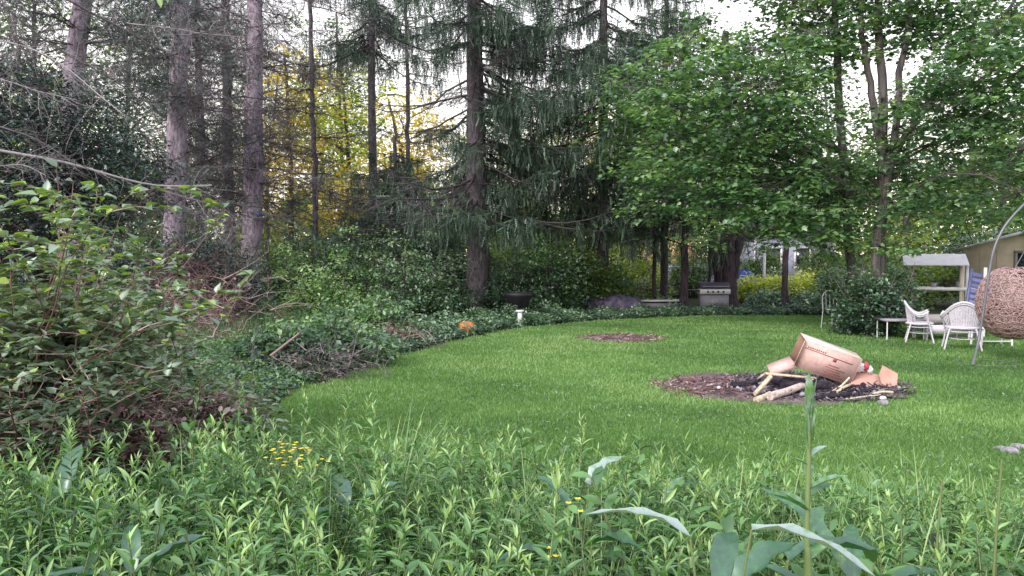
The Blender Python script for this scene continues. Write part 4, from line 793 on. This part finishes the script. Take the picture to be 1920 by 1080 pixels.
bar('stick', 'grey stick lying at the left of the ash', 'stick', QG(1290, 719, .02), QG(1345, 716, .03), .014, 'log')
for i, (px, py, rr) in enumerate(((1458, 712, .035), (1545, 716, .045), (1508, 741, .04), (1660, 748, .035), (1690, 728, .03), (1350, 728, .03))):
    g = Geo(); g.lathe([(0, -rr*.3), (rr, -rr*.3), (rr*.9, rr*.4), (rr*.4, rr*.7), (0, rr*.7)], n=9, f=lambda a, z: 1+.25*math.sin(2*a+px)); o = g.build('ash_chunk', 'whitebag' if i % 2 else 'stone'); o.location = tuple(QG(px, py, .06)); tag(o, 'small pale chunk of ash lying in the fire pit', 'ash chunk', 'pale ash chunks in the fire pit')
g = Geo(); g.lathe([(0, -.02), (.05, -.015), (.06, .01), (.045, .035), (.015, .045), (0, .045)], n=14, f=lambda a, z: 1+.2*math.sin(3*a)); o = g.build('stone', 'stone', None, True); o.location = tuple(Q(1662, 762, 9.1)); o.location.z = .02; tag(o, 'small pale stone in the grass right of the ash', 'stone')
# heaps of charcoal lumps
g = Geo(); n = 260
for k in range(n):
    a = R.random()*2*PI; q = math.sqrt(R.random()); c = np.array([PIT[0]+.25+q*1.0*math.cos(a), PIT[1]-.1+q*.8*math.sin(a), .02+.10*(1-q)*R.random()]); g.box(c, R.uniform(.02, .075, 3), rotm(*R.uniform(0, 3, 3)), m=int(R.random() < .3))
tag(g.build('charcoal_lumps', ['char', 'stone']), 'black and grey charcoal lumps heaped under the cardboard', 'charcoal', kind='stuff')

# tilted cardboard box
bc = Q(1549, 674, dp+.02); Lb, Db, Hb = .75, .30, .37
root = thing('cardboard_box', 'large pinkish brown cardboard box tilted on the fire pit with an open end flap', 'cardboard box', bc)
rm = rotm(math.radians(12), 0, math.radians(-4)); rm = rotm(0, math.radians(20), 0)@rm; T = .006
def panel(name, c, size, mat='card', m2=None):
    g = Geo(); c = rm@np.array(c); g.box(c, size, rm); return g.build(name, mat, root)
fp = panel('front_panel', (0, -Db/2, 0), (Lb, T, Hb)); panel('back_panel', (0, Db/2, 0), (Lb, T, Hb), 'cardin'); panel('top_panel', (0, 0, Hb/2+T*.6), (Lb+.01, Db+T, T), 'card2')
panel('bottom_panel', (0, 0, -Hb/2-T*.6), (Lb, Db+T, T), 'cardin'); panel('end_panel', (Lb/2+T*.6, 0, 0), (T, Db+T, Hb), 'card3')
g = Geo(); r2 = rm@rotm(0, math.radians(-44), 0); hinge = rm@np.array([-Lb/2-T, 0, -Hb/2+.03]); c = hinge+r2@np.array([-.16, 0, 0]); g.box(c, (.32, Db, T), r2); g.box(c+r2@np.array([0, -Db/2-.004, -.035]), (.32, .004, .08), r2); g.build('end_flap', 'card', root)
g = Geo(); hinge = rm@np.array([-Lb/2, -Db/2, 0]); r3 = rm@rotm(0, 0, math.radians(75)); c = hinge+r3@np.array([-.035, 0, 0]); g.box(c, (.07, .004, Hb), r3); g.build('side_flap', 'card2', root)
# printed marks on the front panel
g = Geo(); yy = -Db/2-T/2-.0025
g.box(rm@np.array([-.02, yy, Hb/2-.10]), (Lb*.84, .002, .010), rm); g.box(rm@np.array([.07, yy, .06]), (.045, .002, .045), rm)
for k in range(5): g.box(rm@np.array([.10+R.uniform(-.02, .02), yy, -.02-.032*k]), (R.uniform(.14, .30), .002, .010), rm)
for k in range(9): g.box(rm@np.array([-.30+.028*k, yy, Hb/2-.075]), (.016, .002, .018), rm)
g.build('printed_marks', 'print', fp)
# second flattened cardboard
c0 = Q(1640, 722, dp-.1); root = thing('flattened_cardboard', 'reddish brown flattened cardboard with upright torn corner right of the box', 'cardboard', c0)
g = Geo(); r_ = rotm(math.radians(50), math.radians(10), 0); g.box((-.03, 0, .02), (.52, .30, .008), r_); g.build('flat_sheet', 'card3', root)
g = Geo(); V = np.array([(.10, -.02, .02), (.30, -.02, -.09), (.34, .04, .13), (.15, .06, .24), (.10, .04, .12)]); g.add(V, [(0, 1, 2, 3, 4)]); g.add(V+[.002, .008, .002], [(4, 3, 2, 1, 0)]); g.build('torn_flap', 'card3', root)
def lumpbag(name, label, c, r, mat, sq=(1, 1, 1)):
    n = 14; g = Geo(); V = []
    for i in range(9):
        th = PI*i/8
        for j in range(n):
            a = 2*PI*j/n; q = r*(1+R.normal()*.13); V.append((q*math.sin(th)*math.cos(a)*sq[0], q*math.sin(th)*math.sin(a)*sq[1], q*math.cos(th)*sq[2]))
    g.add(V, [(i*n+j, (i+1)*n+j, (i+1)*n+(j+1) % n, i*n+(j+1) % n) for i in range(8) for j in range(n)]); o = g.build(name, mat, None, True); o.location = tuple(c); return tag(o, label, 'plastic bag')
lumpbag('plastic_bag', 'crumpled white plastic bag between the two cardboards', Q(1613, 690, dp), .075, 'whitebag', (1.2, .9, .9))
lumpbag('plastic_bag', 'small crumpled red plastic bag beside the white one', Q(1627, 688, dp-.03), .045, 'redbag', (.8, .8, 1.3))
lumpbag('plastic_bag', 'crumpled pinkish white bag right of the red one', Q(1634, 695, dp-.02), .05, 'whitebag', (.8, .8, 1.0))
# small grey stone heap at right edge
for px, py, r in ((1903, 850, .07), (1885, 845, .05), (1918, 842, .06)):
    p = GP(px, py); g = Geo(); g.lathe([(0, -r*.3), (r, -r*.2), (r*1.15, r*.15), (r*.7, r*.5), (0, r*.6)], n=12, f=lambda a, z: 1+.18*math.sin(3*a+px)+.08*math.sin(7*a)); o = g.build('stone', 'stone', None, True); o.location = tuple(p); tag(o, {1903: 'larger grey stone lying in the worn grass at the right edge', 1885: 'small grey stone left of the larger one at the right edge', 1918: 'small grey stone half cut off by the right edge'}[px], 'stone')

# ------------------------------------------------------------------ garden furniture at the right
def wicker_chair(label, loc, rz, mat='wicker', s=1.):
    root = thing('wicker_chair', label, 'wicker chair', loc, rz, 'wicker chairs on the lawn'); root.scale = (s, s, s)
    # local: front is -y
    def arc(z, rx, ry, a0, a1, n=22, dz=0): 
        a = np.linspace(a0, a1, n); return np.c_[rx*np.cos(a), ry*np.sin(a), z+dz*np.sin(a)**2]
    g = Geo(); rim = arc(.60, .34, .30, -.55, PI+.55, 26, .27); g.tube(rim, .024, 7); g.tube(rim+[0, 0, -.035], .014, 6); g.build('arm_rail', mat, root, True)
    g = Geo(); lo = arc(.42, .26, .23, -.2, PI+.2, 26); up = arc(.58, .335, .295, -.2, PI+.2, 26, .27)
    k = np.arange(4, 22)
    for i in k: g.tube([lo[i], (lo[i]+up[i])/2+nrm(up[i]-lo[i])*0, up[i]], .008, 5)
    V = []; m = 14
    for i in range(7, 20):
        for j in range(7): f = j/6; V.append(lo[i]*(1-f)+up[i]*f)
    g.add(V, [(i*7+j, i*7+j+1, (i+1)*7+j+1, (i+1)*7+j) for i in range(12) for j in range(6)]); g.build('backrest', mat, root, True)
    g = Geo(); g.lathe([(0, .43), (.25, .43), (.275, .415), (.275, .385), (.25, .375), (0, .375)], n=24); g.build('seat', mat, root, True)
    g = Geo(); a = np.linspace(0, 2*PI, 25); g.tube(np.c_[.265*np.cos(a), .24*np.sin(a), np.full(25, .33)], .01, 5); g.tube(np.c_[.20*np.cos(a), .2*np.sin(a), np.full(25, .2)], .009, 5); g.build('stretcher', mat, root, True)
    for sx in (-1, 1):
        for sy in (-1, 1):
            g = Geo(); top = (sx*.20, sy*.17, .40) if sy > 0 else (sx*.33, -.13, .62); g.tube(resample([top, (sx*.235, sy*.2, .3), (sx*.30, sy*.27, 0)], 8), .017, 6); g.build('leg', mat, root, True)
    return root
wicker_chair('white wicker tub chair seen from behind, nearest the hanging basket seat', (W(1806, 14.6), 14.6, 0), math.radians(156), s=1.0)
wicker_chair('white wicker chair turned sideways at the left of the wicker bench', (W(1726, 15.9), 15.9, 0), math.radians(65), s=.92)
# wicker bench / box
root = thing('wicker_bench', 'low grey and white wicker bench between the two wicker chairs', 'bench', (W(1768, 16.4), 16.4, 0), .05)
g = Geo(); g.box((0, 0, .42), (.95, .5, .16)); g.build('seat', 'greywick', root)
g = Geo(); g.box((0, -.22, .22), (.9, .03, .18)); g.box((0, .22, .22), (.9, .03, .18)); g.build('apron', 'wicker', root)
for sx in (-1, 1):
    for sy in (-1, 1): g = Geo(); g.tube([(sx*.44, sy*.22, 0), (sx*.44, sy*.22, .36)], .025, 8); g.build('leg', 'wicker', root, True)
root = thing('side_table', 'small low white table behind the nearest wicker chair', 'table', (W(1862, 15.2), 15.2, 0))
g = Geo(); g.box((0, 0, .34), (.62, .4, .03)); g.build('table_top', 'white', root)
for sx in (-1, 1):
    for sy in (-1, 1): g = Geo(); g.tube([(sx*.29, sy*.17, 0), (sx*.27, sy*.16, .325)], .02, 8); g.build('leg', 'white', root, True)
g = Geo(); g.tube([(-.28, -.17, .10), (.28, -.17, .10)], .012, 6); g.build('stretcher', 'white', root, True)
root = thing('garden_table', 'grey low garden table half hidden by the maple suckers', 'table', (W(1690, 16.4), 16.4, 0))
g = Geo(); g.box((0, 0, .40), (.8, .5, .04)); g.build('table_top', 'greypanel', root)
for sx in (-1, 1):
    for sy in (-1, 1): g = Geo(); g.tube([(sx*.37, sy*.22, 0), (sx*.37, sy*.22, .38)], .014, 6); g.build('leg', 'white', root, True)

# hanging basket chair
de = 13.1; ex = W(1903, de); root = thing('hanging_egg_chair', 'brown wicker hanging basket seat on a curved grey steel stand at the right edge', 'hanging chair', (ex, de, 0))
zb, ztop = WZ(636, de), WZ(500, de); cz = (zb+ztop)/2; rz_ = (ztop-zb)/2; rxx = .56
g = Geo(); n = 5200; a = R.random(n)*2*PI; v = R.uniform(-1, .97, n)
ok = ~((np.cos(a-math.radians(65)) > .55) & (v > -.35)); a, v = a[ok], v[ok]; n = len(a)
th = np.arccos(v); th2 = th+R.normal(size=n)*.12; a2 = a+R.normal(size=n)*.22
f = lambda th, a, k=1: np.c_[k*rxx*np.sin(th)**.8*np.cos(a), k*rxx*.9*np.sin(th)**.8*np.sin(a), cz+rz_*np.cos(th)]
th2 = np.clip(th2, .02, 3.12); g.twigs(f(th, a, 1+R.normal()*.01), f(th2, a2), .007, .006, R.random(n))
for k in range(26):
    aa = 2*PI*k/26
    if math.cos(aa-math.radians(65)) > .5: continue
    tt_ = np.linspace(.35, 3.0, 24); g.tube(f(tt_, np.full(24, aa)+.09*np.sin(tt_*9+k*1.7), 1.012), .007, 5, t=.6, caps=False)
for tk in np.linspace(.45, 2.9, 13):
    aa = np.linspace(math.radians(65)+1.0, math.radians(65)+2*PI-1.0, 60); g.tube(f(np.full(60, tk)+.03*np.sin(aa*13), aa, 1.018), .007, 5, t=.2+.5*R.random(), caps=False)
g.build('basket', 'brownwick', root)
g = Geo(); V = []; m = 28
for i in range(10):
    t_ = PI*.52+PI*.46*i/9
    for j in range(m): V.append(tuple(f(np.array([t_]), np.array([2*PI*j/m]), .96)[0]))
g.add(V, [(i*m+j, i*m+(j+1) % m, (i+1)*m+(j+1) % m, (i+1)*m+j) for i in range(9) for j in range(m)]); g.build('cushion', 'cushion', root, True)
g = Geo(); off = np.array([ex, de, 0])
pl = [PP(1827, 688, 12.3)]+[PP(a, b, 12.6) for a, b in ((1838, 640), (1846, 580), (1853, 520), (1862, 465), (1880, 425), (1905, 395), (1935, 366), (1975, 352), (2010, 362), (2020, 380))]
pl[0][2] = .02; g.tube(resample(pl, 40)-off, .021, 10); g.build('stand_pole', 'steel', root, True)
hk = pl[-1]-off; g = Geo(); tp = np.array([hk[0], hk[1], hk[2]]); 
g.tube([tp, (0.0+hk[0]*.3, 0, ztop+.35), (0, 0, ztop-.02)], .008, 6); g.build('chain', 'steel', root, True)
g = Geo(); b0 = pl[0]-off; aa = np.linspace(-.4, 2*PI-.4, 30); g.tube(np.c_[b0[0]+.45+.45*np.cos(aa), b0[1]+.4+.40*np.sin(aa), np.full(30, .008)], .010, 8); g.build('base_ring', 'steel', root, True)

# blue slatted lounger standing folded against the bench
root = thing('folded_lounger', 'faded blue slatted lounger folded upright against the shed', 'lounger', (W(1826, 17.2), 17.2, 0), 0)
rt = rotm(math.radians(-12), math.radians(14), 0)
g = Geo()
for k in range(11): g.box(rt@np.array([0, 0, .08+k*.125]), (.42, .02, .10), rt)
g.build('slats', 'blueslat', root); g = Geo()
for sx in (-1, 1): g.box(rt@np.array([sx*.225, .0, .72]), (.04, .05, 1.45), rt)
g.build('frame', 'blueslat', root)
g = Geo(); g.tube([(0, 0, 0), (.02, 0, 1.46)], .035, 10); o = g.build('white_post', 'white', None, True); o.location = (W(1846, 16.8), 16.8, 0); tag(o, 'white round post standing right of the folded blue lounger', 'post')

# potting bench with roof
db = 18.8; root = thing('potting_bench', 'wooden bench counter with white roof sheet on posts left of the shed', 'potting bench', (W(1757, db), db, 0), math.radians(-24))
g = Geo(); zc = WZ(541, db); g.box((.12, 0, zc), (1.35, .5, .07)); g.build('counter', 'white', root)
g = Geo(); n = 18; xs = np.linspace(-.72, .62, n); V = []
for i, x in enumerate(xs): V += [(x, -.45, WZ(497, db)+.004*math.sin(i*2.4)), (x, .5, WZ(480, db)+.05+.004*math.sin(i*2.4))]
g.add(V, [(2*i, 2*i+2, 2*i+3, 2*i+1) for i in range(n-1)]); g.add(np.array(V)-[0, 0, .012], [(2*i, 2*i+1, 2*i+3, 2*i+2) for i in range(n-1)]); g.build('roof_sheet', 'white', root)
for x, y, h in ((-.5, .22, WZ(482, db)), (.48, -.2, WZ(495, db)), (.60, -.2, WZ(495, db)), (.55, .22, WZ(482, db))): g = Geo(); g.box((x, y, h/2), (.06, .06, h)); g.build('post', 'shed' if x < .5 else 'white', root)
g = Geo(); g.box((.12, .1, .25), (1.25, .4, .04)); g.build('shelf', 'greywick', root)
for i, (dx, r, h, mt, lb) in enumerate(((-.2, .07, .10, 'greypanel', 'small grey pot on the left of the bench counter'), (.12, .10, .07, 'black', 'dark low tray on the middle of the bench counter'), (.38, .06, .13, 'greywick', 'brown pot on the right of the bench counter'))):
    g = Geo(); g.lathe([(0, 0), (r*.75, 0), (r, h), (r*.86, h), (r*.7, h*.5), (0, h*.4)], n=16); o = g.build('flower_pot', mt, None, True); o.location = (W(1757, db)+dx+.1, db-.05, zc+.036); tag(o, lb, 'pot')

# shed
dsx = 20.; xl, xr = W(1803, dsx), W(1803, dsx)+2.5; hw = 1.25; SR = math.radians(-30.5); root = thing('garden_shed', 'small beige garden shed with weathered tin roof at the right edge', 'shed', (xl+hw*math.cos(SR), dsx+hw*math.sin(SR), 0), SR); ap = -.05; ze, za = WZ(466, dsx), WZ(441, dsx)
g = Geo(); V = [(-hw, 0, 0), (hw, 0, 0), (hw, 0, ze), (ap, 0, za), (-hw, 0, ze), (-hw, 2.4, 0), (hw, 2.4, 0), (hw, 2.4, ze), (ap, 2.4, za), (-hw, 2.4, ze)]
g.add(V, [(0, 1, 2, 3, 4)]); g.F.append((np.array([(9, 8, 7, 6, 5)]), np.array([.5]), np.array([0]))); g.F.append((np.array([(0, 4, 9, 5), (1, 6, 7, 2)]), np.array([.5, .5]), np.array([0, 0]))); g.build('wall', 'shed', root)
g = Geo()
for k in range(7): g.box((-hw+.02+k*.36, -.008, ze/2+.02), (.012, .012, ze-.1))
g.build('board_seams', 'greywick', root)
for sgn in (-1, 1):
    g = Geo(); n = 30; V = []
    for i in range(n):
        y = -.25+2.9*i/(n-1)
        z = .018*math.sin(i*1.7); V += [(ap, y, za+.05+z), (sgn*(hw+.22), y, ze-.035+z-.02)]
    g.add(V, [(2*i, 2*i+2, 2*i+3, 2*i+1) for i in range(n-1)]); V = np.array(V)-[0, 0, .03]; g.add(V, [(2*i, 2*i+1, 2*i+3, 2*i+2) for i in range(n-1)])
    g.box((sgn*(hw+.22)/2, -.25, (za+ze)/2-.012), (math.hypot(hw+.22, za+.05-ze+.055), .02, .05), rotm(0, sgn*math.atan((za-ze+.1)/(hw+.22)), 0)); g.build('roof', 'tin', root)
wx = .20; wz = (WZ(472, dsx)+WZ(520, dsx))/2
g = Geo(); fw, fh = .62, .62
for a, b, c, d_ in ((0, fh/2, fw+.08, .06), (0, -fh/2, fw+.08, .06), (-fw/2, 0, .06, fh-.06), (fw/2, 0, .06, fh-.06), (0, 0, .03, fh-.06)): g.box((wx+a, -.022, wz+b), (c, .03, d_))
wf = g.build('window', 'greywick', root); g = Geo(); g.box((wx, -.010, wz), (fw-.05, .01, fh-.05)); g.build('pane', 'glass', wf)

# ------------------------------------------------------------------ things at the back of the lawn
# barbecue grill
dg = 25.0; root = thing('barbecue_grill', 'gas barbecue grill with dark purple lid and white front at the back of the lawn', 'grill', (W(1338, dg), dg, 0))
g = Geo(); g.box((0, 0, .26), (.84, .46, .46)); g.build('cabinet', 'greypanel', root)
g = Geo(); g.box((0, -.01, .60), (.92, .52, .15)); g.build('control_panel', 'white', root)
for k in range(4): g = Geo(); g.tube([(-.24+.16*k, -.27, .60), (-.24+.16*k, -.31, .60)], .03, 10); g.build('knob', 'black', root, True)
g = Geo(); n = 10; V = []
for i in range(n):
    a = PI*i/(n-1)*.5+0; 
    V += [(-.46, -.27*math.cos(a*2), .70+.19*math.sin(a*2)), (.46, -.27*math.cos(a*2), .70+.19*math.sin(a*2))]
g.add(V, [(2*i, 2*i+1, 2*i+3, 2*i+2) for i in range(n-1)])
g.add(np.array(V)[::2], [tuple(range(n))]); g.add(np.array(V)[1::2], [tuple(range(n))[::-1]])
g.build('lid', 'lid', root, False); g = Geo(); g.tube([(-.4, -.31, .76), (.4, -.31, .76)], .016, 8); g.build('lid_handle', 'greypanel', root, True)
for sx in (-1,): g = Geo(); g.box((-.62, 0, .63), (.30, .44, .05)); g.build('side_shelf', 'lid', root)
for sx in (-1, 1): g = Geo(); g.tube([(sx*.38, -.22, .07), (sx*.38, -.18, .07)], .07, 12); g.build('wheel', 'tyre', root, True)
# white planter box
root = thing('planter_box', 'long low white planter box left of the dark straight trunk', 'planter', (W(1238, 25.4), 25.4, 0))
g = Geo(); g.box((0, 0, .12), (1.2, .5, .20)); g.build('box', 'greypanel', root); g = Geo(); g.box((0, 0, .29), (1.35, .56, .045)); g.build('rim', 'white', root); g = Geo(); g.box((0, -.0, .245), (1.12, .46, .045)); g.build('soil', 'black', root)  # black strip under the rim draws the dark slot there, holds no earth
# tarp pile
root = thing('covered_pile', 'low pile covered with a crumpled dark purple tarp right of the white pedestal', 'tarp pile', (W(1152, 23.6), 23.6, 0))
g = Geo(); nx, ny = 44, 20; V = []
for i in range(nx):
    for j in range(ny):
        u, v = i/(nx-1)*2-1, j/(ny-1)*2-1; e = max(0, 1-abs(u)**6)*max(0, 1-abs(v)**4); z = (.50+.04*math.sin(u*5+1)+.03*math.sin(v*7+u*9)+R.normal()*.012)*e**.3
        V.append((u*.86+.03*math.sin(9*v), v*.42+.02*math.sin(u*14), z))
g.add(V, [(i*ny+j, (i+1)*ny+j, (i+1)*ny+j+1, i*ny+j+1) for i in range(nx-1) for j in range(ny-1)]); g.build('tarp', 'purpletarp', root, True)
g = Geo(); 
for k in range(6): g.tube([(-.68+.02*k, -.3+.12*k, .06), (.68, -.3+.12*k, .06)], .05, 8)
g.build('log_base', 'sprucebark', root, True)
# white pedestal
root = thing('garden_pedestal', 'short white pedestal with a small flat cap at the lawn edge', 'pedestal', GP(975, 613))
g = Geo(); g.lathe([(.0, .0), (.085, 0), (.085, .04), (.062, .06), (.055, .20), (.058, .34), (0, .34)], n=10); g.build('column', 'white', root, True); g = Geo(); g.lathe([(0, .341), (.06, .345), (.10, .37), (.10, .40), (0, .40)], n=18); g.build('cap', 'white', root, True)
root = thing('dark_bowl', 'black round bowl shape behind the white pedestal', 'pot', (W(972, 20.6), 20.6, 0))
g = Geo(); g.lathe([(0, 0), (.20, 0), (.30, .62), (.37, .68), (.37, .76), (.30, .76), (.26, .6), (0, .55)], n=20); g.build('bowl', 'black', root, True)  # black flared bowl form, wider towards the top
# orange ball
root = thing('orange_pumpkin', 'orange ribbed plastic pumpkin at the lawn edge below the central spruce', 'pumpkin', GP(874, 628))
g = Geo(); pr = [(.02, 0)]+[(.19*math.sin(PI*k/10)**.8, .15-.15*math.cos(PI*k/10)) for k in range(1, 10)]+[(.02, .28)]; g.lathe(pr, n=40, f=lambda a, z: 1-.10*abs(math.sin(a*5))); g.build('body', 'orange', root, True)
g = Geo(); g.tube([(0, 0, .27), (.01, 0, .31), (.03, 0, .34)], [.022, .017, .02], 7); g.build('stem', 'darkbark', root, True)
# blue mark on the pine: plastic tag
g = Geo(); g.box((0, 0, 0), (.22, .02, .10)); o = g.build('blue_tag', 'blue'); o.location = tuple(PP(487, 403, 25.55)); tag(o, 'small blue tag fixed on the bark of the right big pine', 'tag')
# thin white metal chair
root = thing('metal_chair', 'thin white metal frame chair left of the maple suckers', 'chair', (W(1566, 18.7), 18.7, 0), .25)
def rod(g, *p, r=.011): g.tube(p, r, 6)
for sx in (-1, 1):
    for sy in (-1, 1): g = Geo(); rod(g, (sx*.21, sy*.2, 0), (sx*.19, sy*.17, .44)); g.build('leg', 'white', root, True)
g = Geo(); a = np.linspace(0, PI, 14); g.tube(np.c_[.19*np.cos(a), np.full(14, .2), .72+.17*np.sin(a)], .011, 6); rod(g, (-.19, .17, .44), (-.19, .2, .72)); rod(g, (.19, .17, .44), (.19, .2, .72))
for x in (-.1, 0, .1): rod(g, (x, .17, .44), (x, .2, .87), r=.006)
g.build('backrest', 'white', root, True); g = Geo(); g.lathe([(0, .45), (.2, .45), (.21, .44), (.2, .43), (0, .43)], n=20); g.build('seat', 'white', root, True); g = Geo(); rod(g, (-.2, -.2, .12), (.2, -.2, .12), r=.008); rod(g, (-.2, .2, .12), (.2, .2, .12), r=.008); g.build('stretcher', 'white', root, True)

# pale blue car behind
dc = 34; root = thing('parked_car', 'pale blue car parked beyond the trees, half hidden by the straight dark trunk', 'car', (W(1292, dc), dc, 0), .08)
prof = [(-2.1, .35), (-2.1, .75), (-1.75, .88), (-1.2, .92), (-.75, 1.32), (.55, 1.36), (1.2, .98), (1.95, .92), (2.1, .7), (2.1, .35)]
g = Geo(); n = len(prof); V = [(x, -.8*(1 if z < 1.1 else .82), z) for x, z in prof]+[(x, .8*(1 if z < 1.1 else .82), z) for x, z in prof]
g.add(V, [(i, i+n, (i+1) % n+n, (i+1) % n) for i in range(n)]); g.F.append((np.array([tuple(range(n)), tuple(range(2*n-1, n-1, -1))]), np.array([.5, .5]), np.array([0, 0]))); g.build('body', 'car', root)
for x0_, x1_ in ((-1.0, -.15), (-.05, .85)): g = Geo(); g.box(((x0_+x1_)/2, -.765, 1.1), (x1_-x0_-.06, .02, .28), rotm(math.radians(-14), 0, 0)); g.build('window', 'glass', root)
for x in (-1.35, 1.35):
    for y in (-.78, .78): g = Geo(); g.tube([(x, y-.1, .32), (x, y+.1, .32)], .32, 20); wh = g.build('wheel', 'tyre', root, True); g = Geo(); g.tube([(x, y-.112, .32), (x, y-.104, .32)], .19, 16); g.build('rim', 'greypanel', wh, True)
# blue tarp heap
lb = 'bright blue plastic tarp heap right of the forked dark trunk'; o = lumpbag('blue_tarp', lb, (W(1397, 31), 31, .55), .5, 'blue', (1.0, .8, 1.2)); o['category'] = 'tarp'
# dark vehicle shape / fence post
g = Geo(); g.box((0, 0, .9), (.08, .08, 1.8)); o = g.build('white_post', 'white'); o.location = (W(1433, 30), 30, 0); tag(o, 'thin white post right of the blue tarp heap', 'post')
# lilac house
dh = 50; root = thing('lilac_house', 'lilac grey house with white window trim glimpsed beyond the trees', 'house', (W(1490, dh), dh, 0), .12)
g = Geo(); g.box((0, 3, 1.5), (5.2, 6, 3.0)); g.build('wall', 'lilac', root)
g = Geo(); V = [(-2.9, -.3, 2.95), (2.9, -.3, 2.95), (2.9, 6.3, 2.95), (-2.9, 6.3, 2.95), (0, -.3, 4.5), (0, 6.3, 4.5)]
g.add(V, [(0, 4, 5, 3), (1, 2, 5, 4)]); g.F.append((np.array([(0, 1, 4), (3, 5, 2)]), np.array([.5, .5]), np.array([0, 0]))); g.build('roof', 'roofgrey', root)
for x in (-1.4, .5): 
    g = Geo()
    for a, b, c, d_ in ((0, .62, 1.1, .12), (0, -.62, 1.1, .12), (-.5, 0, .12, 1.1), (.5, 0, .12, 1.1)): g.box((x+a, -.03, 1.6+b), (c, .06, d_))
    wf = g.build('window', 'white', root); g = Geo(); g.box((x, -.012, 1.6), (.9, .02, 1.1)); g.build('pane', 'glass', wf)
g = Geo()
for x in (-2.6, 2.6): g.box((x, -.02, 1.5), (.14, .06, 2.9))
g.build('corner_trim', 'white', root)
root = thing('peach_house', 'peach walled house glimpsed left of the straight dark trunk', 'house', (W(1262, 58), 58, 0))
g = Geo(); g.box((0, 2.5, 1.6), (3.2, 5, 3.2)); g.build('wall', 'peach', root); g = Geo(); V = [(-1.8, -.3, 3.15), (1.8, -.3, 3.15), (1.8, 5.3, 3.15), (-1.8, 5.3, 3.15), (0, -.3, 4.2), (0, 5.3, 4.2)]
g.add(V, [(0, 4, 5, 3), (1, 2, 5, 4)]); g.F.append((np.array([(0, 1, 4), (3, 5, 2)]), np.array([.5, .5]), np.array([0, 0]))); g.build('roof', 'roofgrey', root)
g = Geo(); g.box((-.6, -.02, 1.7), (.8, .04, .9)); g.build('window', 'glass', root)
